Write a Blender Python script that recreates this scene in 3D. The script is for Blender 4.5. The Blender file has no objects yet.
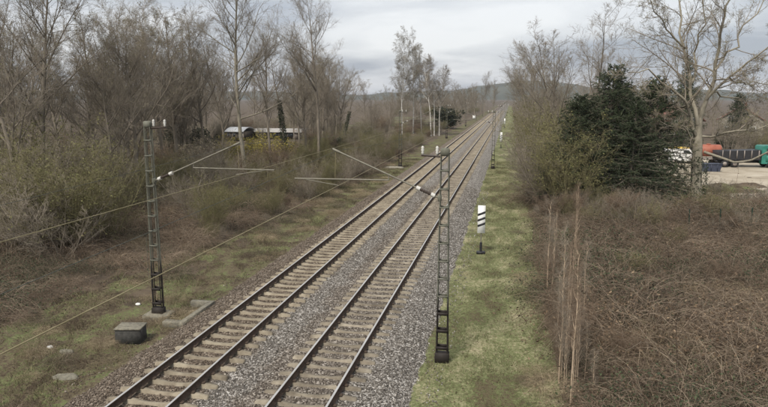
import bpy, math
import numpy as np
from mathutils import Vector, Matrix

# ------------------------------------------------------------------ camera
S = bpy.context.scene
COL = S.collection
F, VX, VY, CX, CY = 640.0, 511.4, 97.7, 384.0, 203.5      # photograph pixels (768 wide)
TH = math.atan((CY-VY)/F); PSI = math.atan((VX-CX)*math.cos(TH)/F)
CZ = 7.85
FW = np.array([-math.sin(PSI)*math.cos(TH), math.cos(PSI)*math.cos(TH), -math.sin(TH)])
RT = np.array([math.cos(PSI), math.sin(PSI), 0.0]); UP = np.cross(RT, FW)
cd = bpy.data.cameras.new('camera'); cam = bpy.data.objects.new('camera', cd); COL.objects.link(cam)
cd.sensor_width = 36; cd.lens = F/768*36; cd.clip_end = 9000; cd.clip_start = .1
cam.matrix_world = Matrix(((RT[0], UP[0], -FW[0], 0), (RT[1], UP[1], -FW[1], 0), (RT[2], UP[2], -FW[2], CZ), (0, 0, 0, 1)))
S.camera = cam
def ray(x, y): return FW*F+RT*(x-CX)-UP*(y-CY)
def gz(x, y, z=-.42):                       # a pixel on a level of known height
    d = ray(x, y); return np.array([0, 0, CZ])+d*((z-CZ)/d[2])
def aty(x, y, Y):                           # a pixel at a known distance along the line
    d = ray(x, y); return np.array([0, 0, CZ])+d*(Y/d[1])

# ------------------------------------------------------------------ world, sun, exposure
SUN_EL, SUN_AZ = math.radians(52), math.radians(200)     # azimuth from +Y clockwise
w = bpy.data.worlds.new('World'); S.world = w; w.use_nodes = True
nt = w.node_tree; nt.nodes.clear(); L = nt.links.new
def wn(t, **k):
    n = nt.nodes.new(t)
    for a, b in k.items(): setattr(n, a, b)
    return n
out = wn('ShaderNodeOutputWorld'); bg = wn('ShaderNodeBackground'); bg.inputs[1].default_value = .1
sky = wn('ShaderNodeTexSky', sky_type='NISHITA', sun_disc=False, sun_elevation=SUN_EL, sun_rotation=SUN_AZ, dust_density=3)
tc = wn('ShaderNodeTexCoord'); sp = wn('ShaderNodeSeparateXYZ'); L(tc.outputs['Generated'], sp.inputs[0])
ad = wn('ShaderNodeMath', operation='ADD'); ad.inputs[1].default_value = .13; L(sp.outputs[2], ad.inputs[0])
mx = wn('ShaderNodeMath', operation='MAXIMUM'); mx.inputs[1].default_value = .05; L(ad.outputs[0], mx.inputs[0])
cmb = wn('ShaderNodeCombineXYZ')
for i in (0, 1):
    dv = wn('ShaderNodeMath', operation='DIVIDE'); L(sp.outputs[i], dv.inputs[0]); L(mx.outputs[0], dv.inputs[1]); L(dv.outputs[0], cmb.inputs[i])
no = wn('ShaderNodeTexNoise'); no.inputs['Scale'].default_value = .55; no.inputs['Detail'].default_value = 7; no.inputs['Roughness'].default_value = .52; no.inputs['Distortion'].default_value = .5
mpw = wn('ShaderNodeMapping'); mpw.inputs['Location'].default_value = (3.1, 1.4, 0); L(cmb.outputs[0], mpw.inputs[0]); L(mpw.outputs[0], no.inputs['Vector'])
rp = wn('ShaderNodeValToRGB'); L(no.outputs['Fac'], rp.inputs[0])
rp.color_ramp.elements[0].position = .36; rp.color_ramp.elements[0].color = (.385, .415, .47, 1)
rp.color_ramp.elements[1].position = .63; rp.color_ramp.elements[1].color = (.86, .865, .87, 1)
sc = wn('ShaderNodeVectorMath', operation='SCALE'); sc.inputs['Scale'].default_value = 4.15; L(rp.outputs[0], sc.inputs[0])
mi = wn('ShaderNodeMix', data_type='RGBA'); mi.inputs[0].default_value = .9
L(sky.outputs[0], mi.inputs[6]); L(sc.outputs[0], mi.inputs[7]); L(mi.outputs[2], bg.inputs[0]); L(bg.outputs[0], out.inputs[0])
ld = bpy.data.lights.new('sun', 'SUN'); ld.energy = 1.5; ld.angle = math.radians(14); ld.color = (1, .95, .87)
sun = bpy.data.objects.new('sun', ld); COL.objects.link(sun)
sd = Vector((math.sin(SUN_AZ)*math.cos(SUN_EL), math.cos(SUN_AZ)*math.cos(SUN_EL), math.sin(SUN_EL)))
sun.rotation_euler = sd.to_track_quat('Z', 'Y').to_euler(); sun.location = (0, 0, 60)
vs = S.view_settings; vs.view_transform = 'Standard'; vs.look = 'None'; vs.gamma = 1; vs.exposure = 1.4; vs.use_curve_mapping = False
S.render.engine = 'CYCLES'; S.cycles.max_bounces = 5; S.cycles.diffuse_bounces = 3; S.cycles.glossy_bounces = 2; S.cycles.volume_bounces = 0

# ------------------------------------------------------------------ helpers
rng = np.random.default_rng(7)
def norm(v): return v/np.maximum(np.linalg.norm(v, axis=-1, keepdims=True), 1e-9)
def sstep(a, b, x): t = np.clip((x-a)/(b-a), 0, 1); return t*t*(3-2*t)
def tag(o, label=None, cat=None, group=None, kind=None):
    for k, v in (('label', label), ('category', cat), ('group', group), ('kind', kind)):
        if v: o[k] = v
    return o
def link(o, parent=None):
    COL.objects.link(o)
    if parent is not None: o.parent = parent
    return o
def thing(name, label, cat, loc=(0, 0, 0), rz=0, group=None):
    o = bpy.data.objects.new(name, None); o.empty_display_size = .2; link(o)
    o.location = [float(a) for a in loc]; o.rotation_euler = (0, 0, rz)
    return tag(o, label, cat, group)
def mesh(name, pieces, mats, smooth=False, tone=None):
    """pieces: list of (verts (n,3), faces (m,3|4)[, material index]) joined into one mesh"""
    V = np.concatenate([p[0] for p in pieces]).astype(np.float32)
    off = 0; loops = []; tot = []; mi_ = []
    for p in pieces:
        f = np.asarray(p[1]); loops.append((f+off).ravel()); tot.append(np.full(len(f), f.shape[1])); mi_.append(np.full(len(f), p[2] if len(p) > 2 else 0)); off += len(p[0])
    loops = np.concatenate(loops).astype(np.int32); tot = np.concatenate(tot).astype(np.int32); mi_ = np.concatenate(mi_).astype(np.int32)
    me = bpy.data.meshes.new(name)
    me.vertices.add(len(V)); me.vertices.foreach_set('co', V.ravel())
    me.loops.add(len(loops)); me.loops.foreach_set('vertex_index', loops)
    me.polygons.add(len(tot)); me.polygons.foreach_set('loop_start', np.concatenate([[0], np.cumsum(tot)[:-1]]).astype(np.int32))
    me.polygons.foreach_set('loop_total', tot); me.polygons.foreach_set('material_index', mi_)
    if smooth: me.polygons.foreach_set('use_smooth', np.ones(len(tot), bool))
    for m in (mats if isinstance(mats, (list, tuple)) else [mats]): me.materials.append(m)
    if tone is not None:
        a = me.attributes.new('tone', 'FLOAT', 'POINT'); a.data.foreach_set('value', np.asarray(tone, np.float32))
    me.update(); me.validate()
    return me
def obj(name, pieces, mats, parent=None, smooth=False, tone=None):
    me = pieces if isinstance(pieces, bpy.types.Mesh) else mesh(name, pieces, mats, smooth, tone)
    return link(bpy.data.objects.new(name, me), parent)
BF = np.array([[0, 3, 2, 1], [4, 5, 6, 7], [0, 1, 5, 4], [1, 2, 6, 5], [2, 3, 7, 6], [3, 0, 4, 7]])
def box(a, b, m=0):
    (x0, y0, z0), (x1, y1, z1) = a, b
    return (np.array([[x0, y0, z0], [x1, y0, z0], [x1, y1, z0], [x0, y1, z0], [x0, y0, z1], [x1, y0, z1], [x1, y1, z1], [x0, y1, z1]], float), BF, m)
def cbox(c, s, m=0, bev=0):
    c = np.array(c, float); s = np.array(s, float)/2
    if not bev: return box(c-s, c+s, m)
    # a chamfered box: three nested rings top and bottom
    V = []; rings = [(-1, bev), (-1, 0), (1, 0), (1, bev)]
    for k, (sg, ins) in enumerate(rings):
        z = sg*s[2] if k in (0, 3) else sg*(s[2]-bev)
        for sx, sy in ((-1, -1), (1, -1), (1, 1), (-1, 1)): V.append(c+[sx*(s[0]-ins), sy*(s[1]-ins), z])
    Fa = [[3, 2, 1, 0], [12, 13, 14, 15]]
    for k in range(3):
        for j in range(4): Fa.append([k*4+j, k*4+(j+1) % 4, k*4+4+(j+1) % 4, k*4+4+j])
    return (np.array(V), np.array(Fa), m)
def tubes(P, R, ns=4, m=0, cap=False):
    """P (N,k+1,3), R (N,k+1): open tubes"""
    P = np.asarray(P, float); R = np.asarray(R, float)
    N, K, _ = P.shape
    T = np.empty_like(P); T[:, 1:-1] = P[:, 2:]-P[:, :-2] if K > 2 else 0; T[:, 0] = P[:, 1]-P[:, 0]; T[:, -1] = P[:, -1]-P[:, -2]; T = norm(T)
    t0 = T[:, 0]; ref = np.where(np.abs(t0[:, 2:3]) < .9, np.array([[0, 0, 1.]]), np.array([[1., 0, 0]]))
    u = norm(np.cross(t0, ref))[:, None, :]; u = norm(u-(u*T).sum(-1, keepdims=True)*T); v = np.cross(T, u)
    a = np.arange(ns)*2*math.pi/ns
    V = P[:, :, None, :]+R[:, :, None, None]*(np.cos(a)[None, None, :, None]*u[:, :, None, :]+np.sin(a)[None, None, :, None]*v[:, :, None, :])
    n = np.arange(N)[:, None, None]*K*ns; k = np.arange(K-1)[None, :, None]*ns; j = np.arange(ns)[None, None, :]; j2 = (j+1) % ns
    Q = np.stack([n+k+j, n+k+j2, n+k+ns+j2, n+k+ns+j], -1).reshape(-1, 4)
    V = V.reshape(-1, 3)
    if not cap: return (V, Q, m)
    fan = []
    for i in range(N):
        b = i*K*ns; e = b+(K-1)*ns
        for q in range(1, ns-1): fan += [[b, b+q+1, b+q], [e, e+q, e+q+1]]
    return [(V, Q, m), (V, np.array(fan), m)]
def rod(a, b, r, ns=8, m=0, r2=None): return tubes([[a, b]], [[r, r if r2 is None else r2]], ns, m, True)
def line(pts, r, ns=6, m=0): return tubes([pts], [np.full(len(pts), r)], ns, m)
def cones(A, B, r, m=0):
    """three-sided twigs that run to a point"""
    N = len(A); d = norm(B-A); ref = np.where(np.abs(d[:, 2:3]) < .9, np.array([[0, 0, 1.]]), np.array([[1., 0, 0]]))
    u = norm(np.cross(d, ref)); v = np.cross(d, u); V = np.empty((N, 4, 3))
    for i in range(3): V[:, i] = A+r[:, None]*(math.cos(i*2.094)*u+math.sin(i*2.094)*v)
    V[:, 3] = B; n = np.arange(N)[:, None]*4
    return (V.reshape(-1, 3), np.concatenate([n+[0, 1, 3], n+[1, 2, 3], n+[2, 0, 3]]), m)
def lathe(prof, ns=12, m=0, c=(0, 0, 0), axis=2):
    a = np.arange(ns)*2*math.pi/ns; prof = np.array(prof, float); K = len(prof)
    V = np.stack([prof[:, :1]*np.cos(a), prof[:, :1]*np.sin(a), np.repeat(prof[:, 1:], ns, 1)], -1).reshape(-1, 3)
    if axis == 0: V = V[:, [2, 0, 1]]
    if axis == 1: V = V[:, [1, 2, 0]]
    k = np.arange(K-1)[:, None]*ns; j = np.arange(ns)[None]; j2 = (j+1) % ns
    return (V+np.array(c), np.stack([k+j, k+j2, k+ns+j2, k+ns+j], -1).reshape(-1, 4), m)
def leaves(pos, size, r, m=0, flat=0.0):
    N = len(pos); a = norm(r.normal(size=(N, 3))*[1, 1, 1-flat]); b = norm(np.cross(a, r.normal(size=(N, 3))*[1-flat, 1-flat, 1]+[0, 0, flat]))
    s = size[:, None]; V = np.stack([pos-a*s, pos+b*s*.5, pos+a*s, pos-b*s*.5+np.cross(a, b)*s*.25], 1)
    n = np.arange(N)[:, None]*4
    return (V.reshape(-1, 3), np.concatenate([n+[0, 1, 2], n+[0, 2, 3]]), m)

# ------------------------------------------------------------------ materials
def up_(c, k): return tuple(min(.85, v*k) for v in c)
def mat(name, stops, scale=4, detail=5, rough=.9, bump=0, bscale=None, rand=0, metal=0, coord='pos', stretch=None, spec=.3, tone=0):
    if any(q in name for q in ('bark', 'dead', 'bramble', 'leaf', 'dry')): stops = [(p, up_(c, 1.18)) for p, c in stops]
    m = bpy.data.materials.new(name); m.use_nodes = True; t = m.node_tree; N = t.nodes.new; l = t.links.new
    b = t.nodes['Principled BSDF']; b.inputs['Roughness'].default_value = rough; b.inputs['Metallic'].default_value = metal; b.inputs['Specular IOR Level'].default_value = spec
    g = N('ShaderNodeNewGeometry').outputs['Position'] if coord == 'pos' else N('ShaderNodeTexCoord').outputs['Object']
    if stretch:
        mp = N('ShaderNodeMapping'); mp.inputs['Scale'].default_value = stretch; l(g, mp.inputs[0]); g = mp.outputs[0]
    n = N('ShaderNodeTexNoise'); n.inputs['Scale'].default_value = scale; n.inputs['Detail'].default_value = detail; n.inputs['Roughness'].default_value = .65; l(g, n.inputs['Vector'])
    r = N('ShaderNodeValToRGB'); fac = n.outputs['Fac']
    if tone:
        at = N('ShaderNodeAttribute'); at.attribute_name = 'tone'
        mxn = N('ShaderNodeMix'); mxn.inputs[0].default_value = tone; l(fac, mxn.inputs[2]); l(at.outputs['Fac'], mxn.inputs[3]); fac = mxn.outputs[0]
    l(fac, r.inputs[0])
    e = r.color_ramp.elements
    while len(e) < len(stops): e.new(.5)
    for i, (p, c) in enumerate(stops): e[i].position = p; e[i].color = (*c, 1)
    c = r.outputs[0]
    if rand:
        oi = N('ShaderNodeObjectInfo'); mr = N('ShaderNodeMapRange'); mr.inputs[3].default_value = 1-rand; mr.inputs[4].default_value = 1+rand; l(oi.outputs['Random'], mr.inputs[0])
        hs = N('ShaderNodeHueSaturation'); l(mr.outputs[0], hs.inputs['Value']); l(c, hs.inputs['Color']); c = hs.outputs[0]
    l(c, b.inputs['Base Color'])
    if bump:
        n2 = N('ShaderNodeTexNoise'); n2.inputs['Scale'].default_value = bscale or scale*4; n2.inputs['Detail'].default_value = 4; l(g, n2.inputs['Vector'])
        bp = N('ShaderNodeBump'); bp.inputs['Strength'].default_value = bump; bp.inputs['Distance'].default_value = .05; l(n2.outputs['Fac'], bp.inputs['Height']); l(bp.outputs[0], b.inputs['Normal'])
    return m
def two(name, a, b, **k): return mat(name, [(.3, a), (.7, b)], **k)
M = {}
M['bark'] = two('bark', (.095, .08, .062), (.22, .19, .15), scale=6, stretch=(1, 1, .25), bump=.5, rand=.25)
M['bark_pale'] = two('bark_pale', (.13, .115, .085), (.27, .245, .19), scale=5, stretch=(1, 1, .3), bump=.4, rand=.1)
M['birch'] = mat('birch_bark', [(.36, (.05, .045, .04)), (.44, (.42, .40, .36)), (.8, (.62, .60, .56))], scale=2.2, stretch=(1, 1, 2.5), rand=.1)
M['sapling'] = two('sapling_bark', (.24, .18, .12), (.42, .33, .24), scale=8)
M['twig'] = two('twig', (.145, .121, .092), (.285, .246, .192), scale=1.5, rand=.22)
M['twig_red'] = two('twig_reddish', (.12, .085, .058), (.23, .17, .12), scale=1.5, rand=.2)
M['twig_olive'] = two('twig_olive', (.115, .10, .05), (.20, .178, .092), scale=1.2, rand=.2)
M['bud'] = two('olive_buds', (.085, .085, .032), (.165, .16, .065), scale=.8, rand=.2)
M['bud_pale'] = two('pale_green_buds', (.16, .17, .085), (.26, .26, .14), scale=.8, rand=.15)
M['needle'] = two('needles', (.016, .028, .013), (.066, .086, .040), scale=1.3, rand=.15, rough=.75)
M['ivy'] = two('ivy', (.014, .022, .010), (.045, .06, .025), scale=3, rough=.6)
M['flower'] = two('yellow_blossom', (.30, .25, .05), (.50, .42, .10), scale=3)
M['cream'] = two('cream_blossom', (.36, .30, .19), (.58, .50, .36), scale=3)
M['cane'] = mat('dead_cane', [(.25, (.05, .036, .026)), (.5, (.13, .096, .068)), (.78, (.30, .24, .175))], scale=.9, tone=.65, rand=.38)
M['leaf_dead'] = mat('dead_leaf', [(.15, (.04, .026, .016)), (.55, (.11, .075, .047)), (.9, (.22, .165, .105))], scale=2, tone=.7, rand=.35)
M['straw'] = mat('dry_straw', [(.2, (.12, .09, .055)), (.5, (.24, .19, .12)), (.8, (.38, .32, .21))], scale=.9, tone=.65, rand=.25)
M['leaf_green'] = mat('bramble_leaf', [(.2, (.014, .02, .010)), (.6, (.035, .046, .02)), (.9, (.075, .085, .04))], scale=2, tone=.7, rough=.7)
M['concrete'] = mat('concrete', [(.25, (.16, .145, .115)), (.5, (.28, .26, .21)), (.75, (.38, .355, .29))], scale=7, bump=.4, bscale=40, detail=8)
M['concrete_dark'] = mat('concrete_dark', [(.3, (.025, .025, .023)), (.7, (.075, .072, .065))], scale=6, bump=.4, bscale=30, detail=8)
M['lichen'] = mat('lichen_concrete', [(.3, (.09, .082, .065)), (.5, (.19, .175, .135)), (.75, (.27, .25, .19))], scale=9, bump=.5, bscale=40, detail=8)
M['rust'] = mat('rail_rust', [(.3, (.045, .03, .021)), (.7, (.11, .074, .052))], scale=8, rough=.85)
M['steel'] = mat('rail_head', [(.3, (.42, .41, .39)), (.7, (.58, .57, .55))], scale=6, rough=.5, metal=.45, stretch=(1, .1, 1))
M['clip'] = two('fastening', (.04, .028, .02), (.08, .058, .042), scale=20)
M['wire'] = two('copper_wire', (.20, .17, .09), (.30, .26, .15), scale=3, rough=.6)
M['wire_dark'] = two('cable', (.06, .065, .055), (.10, .105, .09), scale=3, rough=.7)
M['galv'] = two('galvanised', (.15, .14, .11), (.23, .215, .17), scale=6, rough=.6, metal=.3)
M['white_ins'] = two('white_porcelain', (.46, .45, .41), (.58, .57, .53), scale=4, rough=.35)
M['brown_ins'] = two('brown_porcelain', (.035, .025, .02), (.06, .045, .035), scale=4, rough=.35)
M['white_paint'] = mat('white_paint', [(.3, (.66, .66, .63)), (.7, (.80, .80, .78))], scale=5, rough=.5)
M['black_paint'] = two('black_paint', (.018, .018, .02), (.035, .035, .038), scale=6, rough=.5)
M['tyre'] = two('rubber', (.015, .015, .015), (.03, .03, .03), scale=8)
M['orange'] = mat('orange_tank_paint', [(.3, (.24, .07, .042)), (.7, (.35, .125, .08))], scale=1.5, rough=.55)
M['teal'] = mat('teal_paint', [(.3, (.02, .14, .105)), (.7, (.04, .21, .16))], scale=1.5, rough=.4)
M['blue'] = mat('blue_skip_paint', [(.3, (.03, .036, .06)), (.7, (.055, .062, .085))], scale=2, rough=.6)
M['yellow'] = two('yellow_paint', (.50, .33, .05), (.62, .42, .08), scale=2, rough=.5)
M['grey_paint'] = two('grey_paint', (.20, .17, .15), (.32, .28, .25), scale=2, rough=.6)
M['glass'] = two('window_glass', (.02, .025, .03), (.045, .05, .055), scale=1, rough=.08, spec=.6)
M['roof_white'] = two('pale_roof', (.36, .37, .38), (.46, .47, .48), scale=1.5, rough=.6)
M['roof_grey'] = two('grey_roof', (.30, .29, .27), (.42, .40, .37), scale=1.5, rough=.8)
M['tile'] = two('roof_tiles', (.12, .06, .045), (.2, .10, .075), scale=4)
M['plaster'] = two('plaster', (.27, .25, .21), (.36, .33, .28), scale=2)
M['wood_dark'] = two('dark_boards', (.04, .034, .028), (.085, .07, .055), scale=5, stretch=(1, 1, .2))
M['post_green'] = two('green_post', (.012, .03, .02), (.02, .045, .03), scale=8, rough=.5)
M['hillwood'] = mat('hill_forest', [(.3, (.028, .035, .022)), (.7, (.085, .085, .055))], scale=.012, detail=9)
# masts: bitumen-dark foot, pale green above
def mast_mat():
    m = two('mast_paint', (.105, .105, .08), (.165, .165, .13), scale=5, rough=.7, coord='obj'); t = m.node_tree; N = t.nodes.new; l = t.links.new
    b = t.nodes['Principled BSDF']; src = b.inputs['Base Color'].links[0].from_socket
    s = N('ShaderNodeSeparateXYZ'); l(N('ShaderNodeTexCoord').outputs['Object'], s.inputs[0])
    n = N('ShaderNodeTexNoise'); n.inputs['Scale'].default_value = 9
    a = N('ShaderNodeMath'); a.operation = 'MULTIPLY_ADD'; a.inputs[1].default_value = .5; l(n.outputs['Fac'], a.inputs[0]); l(s.outputs[2], a.inputs[2])
    mr = N('ShaderNodeMapRange'); mr.inputs[1].default_value = 2.1; mr.inputs[2].default_value = 2.5; l(a.outputs[0], mr.inputs[0])
    mx_ = N('ShaderNodeMix'); mx_.data_type = 'RGBA'; mx_.inputs[6].default_value = (.026, .021, .018, 1); l(mr.outputs[0], mx_.inputs[0]); l(src, mx_.inputs[7]); l(mx_.outputs[2], b.inputs['Base Color'])
    return m
M['mast'] = mast_mat()
# ballast: grey stones, rusty by the rails; the same colours on the bed and on the loose stones
def ballast_mat(name, stones):
    m = bpy.data.materials.new(name); m.use_nodes = True; t = m.node_tree; N = t.nodes.new; l = t.links.new; b = t.nodes['Principled BSDF']; b.inputs['Roughness'].default_value = .92; b.inputs['Specular IOR Level'].default_value = .2
    g = N('ShaderNodeNewGeometry').outputs['Position']; s = N('ShaderNodeSeparateXYZ'); l(g, s.inputs[0])
    n = N('ShaderNodeTexNoise'); n.inputs['Scale'].default_value = 1.1; n.inputs['Detail'].default_value = 6; l(g, n.inputs['Vector'])
    ma = N('ShaderNodeMath'); ma.operation = 'MULTIPLY_ADD'; ma.inputs[1].default_value = 1.5; l(n.outputs['Fac'], ma.inputs[0]); l(s.outputs[0], ma.inputs[2])   # x + 1.5*noise
    mr = N('ShaderNodeMapRange'); mr.inputs[1].default_value = -12.25; mr.inputs[2].default_value = -1.25; l(ma.outputs[0], mr.inputs[0])
    r = N('ShaderNodeValToRGB'); e = r.color_ramp.elements
    prof = [(.0, .8), (.38, 1), (.455, .75), (.485, .12), (.54, .15), (.575, .55), (.68, .6), (.76, .55), (.82, .12), (1, .05)]
    while len(e) < len(prof): e.new(.5)
    for i, (p, v) in enumerate(prof): e[i].position = p; e[i].color = (v, v, v, 1)
    l(mr.outputs[0], r.inputs[0])
    if stones:
        at = N('ShaderNodeAttribute'); at.attribute_name = 'tone'; tv = at.outputs['Fac']
    else:
        vo = N('ShaderNodeTexVoronoi'); vo.inputs['Scale'].default_value = 19; l(g, vo.inputs['Vector']); sx = N('ShaderNodeSeparateColor'); l(vo.outputs['Color'], sx.inputs[0]); tv = sx.outputs[0]
        bp = N('ShaderNodeBump'); bp.inputs['Strength'].default_value = 1; bp.inputs['Distance'].default_value = .04; bp.invert = True; l(vo.outputs['Distance'], bp.inputs['Height']); l(bp.outputs[0], b.inputs['Normal'])
    cr = []
    for st in ([(.0, (.042, .037, .031)), (.5, (.138, .126, .110)), (.8, (.265, .247, .222)), (1, (.45, .43, .40))], [(.0, (.04, .031, .023)), (.5, (.10, .077, .057)), (.85, (.175, .14, .106)), (1, (.30, .255, .20))]):
        q = N('ShaderNodeValToRGB'); e = q.color_ramp.elements
        while len(e) < 4: e.new(.5)
        for i, (p, c) in enumerate(st): e[i].position = p; e[i].color = (*up_(c, 1.22), 1)
        l(tv, q.inputs[0]); cr.append(q.outputs[0])
    mx_ = N('ShaderNodeMix'); mx_.data_type = 'RGBA'; l(r.outputs[0], mx_.inputs[0]); l(cr[0], mx_.inputs[6]); l(cr[1], mx_.inputs[7]); l(mx_.outputs[2], b.inputs['Base Color'])
    return m
M['ballast'] = ballast_mat('ballast_bed', False); M['stone'] = ballast_mat('ballast_stone', True)
# turf: patches of straw, moss green and bare brown, in world position so that soil and blades agree
def turf_mat(name, cols, blade, sc=.55, pos=(.36, .46, .55, .68)):
    m = bpy.data.materials.new(name); m.use_nodes = True; t = m.node_tree; N = t.nodes.new; l = t.links.new; b = t.nodes['Principled BSDF']; b.inputs['Roughness'].default_value = .95; b.inputs['Specular IOR Level'].default_value = .1
    g = N('ShaderNodeNewGeometry').outputs['Position']; mp = N('ShaderNodeMapping'); mp.inputs['Scale'].default_value = (1, .6, 0); l(g, mp.inputs[0])
    n = N('ShaderNodeTexNoise'); n.inputs['Scale'].default_value = sc; n.inputs['Detail'].default_value = 9; n.inputs['Roughness'].default_value = .72; n.inputs['Distortion'].default_value = .4; l(mp.outputs[0], n.inputs['Vector'])
    nf = N('ShaderNodeTexNoise'); nf.inputs['Scale'].default_value = 9; nf.inputs['Detail'].default_value = 5; nf.inputs['Roughness'].default_value = .8; l(g, nf.inputs['Vector']); fm = N('ShaderNodeMath'); fm.operation = 'MULTIPLY_ADD'; fm.inputs[1].default_value = .75; fm.inputs[2].default_value = -.385; l(nf.outputs['Fac'], fm.inputs[0]); fa = N('ShaderNodeMath'); fa.operation = 'ADD'; l(fm.outputs[0], fa.inputs[0]); l(n.outputs['Fac'], fa.inputs[1]); fac = fa.outputs[0]
    if blade:
        at = N('ShaderNodeAttribute'); at.attribute_name = 'tone'; a = N('ShaderNodeMath'); a.operation = 'MULTIPLY_ADD'; a.inputs[1].default_value = .30; a.inputs[2].default_value = -.13; l(at.outputs['Fac'], a.inputs[0])
        a2 = N('ShaderNodeMath'); a2.operation = 'ADD'; l(a.outputs[0], a2.inputs[0]); l(fac, a2.inputs[1]); fac = a2.outputs[0]
    r = N('ShaderNodeValToRGB'); e = r.color_ramp.elements
    while len(e) < len(cols): e.new(.5)
    for i, (p, c) in enumerate(zip(pos, cols)): e[i].position = p; e[i].color = (*c, 1)
    l(fac, r.inputs[0]); l(r.outputs[0], b.inputs['Base Color'])
    if not blade:
        n2 = N('ShaderNodeTexNoise'); n2.inputs['Scale'].default_value = 14; n2.inputs['Detail'].default_value = 6; l(g, n2.inputs['Vector']); bp = N('ShaderNodeBump'); bp.inputs['Strength'].default_value = .8; bp.inputs['Distance'].default_value = .06; l(n2.outputs['Fac'], bp.inputs['Height']); l(bp.outputs[0], b.inputs['Normal'])
    return m
PC = [(.11, .09, .055), (.115, .135, .056), (.20, .20, .105), (.36, .32, .205)]
M['path'] = turf_mat('verge_turf', PC, False); M['blade'] = turf_mat('verge_grass', PC, True)
LC = [(.065, .05, .034), (.135, .11, .07), (.10, .128, .048), (.28, .24, .145)]
M['verge'] = turf_mat('rough_verge', LC, False, .8, (.38, .5, .58, .72)); M['vblade'] = turf_mat('rough_grass', LC, True, .8, (.38, .5, .58, .72))
M['soil'] = mat('leaf_litter', [(.3, (.035, .026, .018)), (.5, (.075, .055, .037)), (.68, (.12, .095, .06)), (.8, (.075, .08, .035))], scale=.5, detail=9, bump=.8, bscale=6)
M['field'] = two('meadow', (.10, .105, .05), (.15, .15, .075), scale=.2, bump=.5, bscale=8)
M['sand'] = mat('yard_sand', [(.3, (.24, .20, .145)), (.5, (.36, .31, .235)), (.75, (.46, .41, .33))], scale=.35, detail=8, bump=.4, bscale=4)

# ------------------------------------------------------------------ ground
TL, TR = -9.03, -5.08                                  # track centres
def wob(x, y, s, seed=0):
    x = x/s; y = y/s
    return (np.sin(1.7*x+.9*y+seed)+np.sin(2.3*y-1.1*x+1.3*seed+2)+np.sin(.8*x-2.9*y+.7*seed+4)+np.sin(3.1*x+1.9*y+2.1*seed))/4
def ground(x, y):
    x = np.asarray(x, float); y = np.asarray(y, float)
    z = -.45+0*x
    z += .07*wob(x, y, 1.6)*sstep(3, 6, np.abs(x+7))
    z += np.where(x < -13, .35*sstep(-14, -20, x)+.25*wob(x, y, 9, 3)*sstep(-14, -22, x), 0)
    z += .25*wob(x, y, 3, 5)*sstep(2, 4, x)*(1-sstep(10, 14, x))
    z -= 1.1*sstep(9, 17, x)*sstep(44, 57, y)
    return z
def spaced(parts):
    o = []
    for a, b, s in parts: o.append(np.arange(a, b, s))
    return np.concatenate(o+[[parts[-1][1]]])
def sheet(xs, ys, zf):
    X, Y = np.meshgrid(xs, ys); Z = zf(X, Y); nx = len(xs); V = np.stack([X, Y, Z], -1).reshape(-1, 3)
    i = np.arange(len(ys)-1)[:, None]*nx+np.arange(nx-1)[None]
    return (V, np.stack([i, i+1, i+nx+1, i+nx], -1).reshape(-1, 4))
gx = spaced([(-2400, -200, 200), (-200, -60, 14), (-60, -14, 2), (-14, 18, .5), (18, 60, 2), (60, 200, 14), (200, 2400, 200)])
gy = spaced([(-60, 8, 4), (8, 60, .7), (60, 140, 2.5), (140, 400, 20), (400, 3400, 250)])
tag(obj('ground', [sheet(gx, gy, ground)], M['soil'], smooth=True), kind='structure')
# grassy service strip on the right, rough verge on the left, sandy yard, far meadow: sheets laid on the ground
def strip(name, mt, x0f, x1f, ys, n, lift, m_zf=ground):
    ys = np.asarray(ys); t = np.linspace(0, 1, n); X = x0f(ys)[:, None]*(1-t)+x1f(ys)[:, None]*t; Y = np.repeat(ys[:, None], n, 1); Z = m_zf(X, Y)+lift
    i = np.arange(len(ys)-1)[:, None]*n+np.arange(n-1)[None]
    return tag(obj(name, [(np.stack([X, Y, Z], -1).reshape(-1, 3), np.stack([i, i+1, i+n+1, i+n], -1).reshape(-1, 4))], mt, smooth=True), kind='structure')
pathL = lambda y: -2.75+.12*wob(y, y*.3, 2)+0*y
pathR = lambda y: 1.75-.010*np.clip(y-15, 0, 60)+.35*wob(y, y*.2, 4, 1)
vergeR = lambda y: -11.2+0*y
vergeL = lambda y: np.where(y < 45, -17.6+2.8*np.clip((y-20)/25, 0, 1), -14.8+.4*wob(y, y, 8))+.5*wob(y, y*.2, 5, 2)
ysn = spaced([(-20, 8, 4), (8, 60, .5), (60, 160, 2), (160, 700, 20)])
strip('grass_path', M['path'], pathL, pathR, ysn, 26, .03)
strip('grass_verge', M['verge'], vergeL, vergeR, ysn, 22, .03)
ya = spaced([(56, 120, 2)])
strip('yard', M['sand'], lambda y: 17.5+.045*(y-56)+1.2*np.sin(y*.4)+np.clip(63-y, 0, 7)*1.2, lambda y: 75+0*y, ya, 24, .05, lambda x, y: ground(x, y)*0-1.56)
strip('meadow', M['field'], lambda y: -48+0*y, lambda y: -24+0*y, spaced([(172, 260, 8)]), 8, .06)

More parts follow.
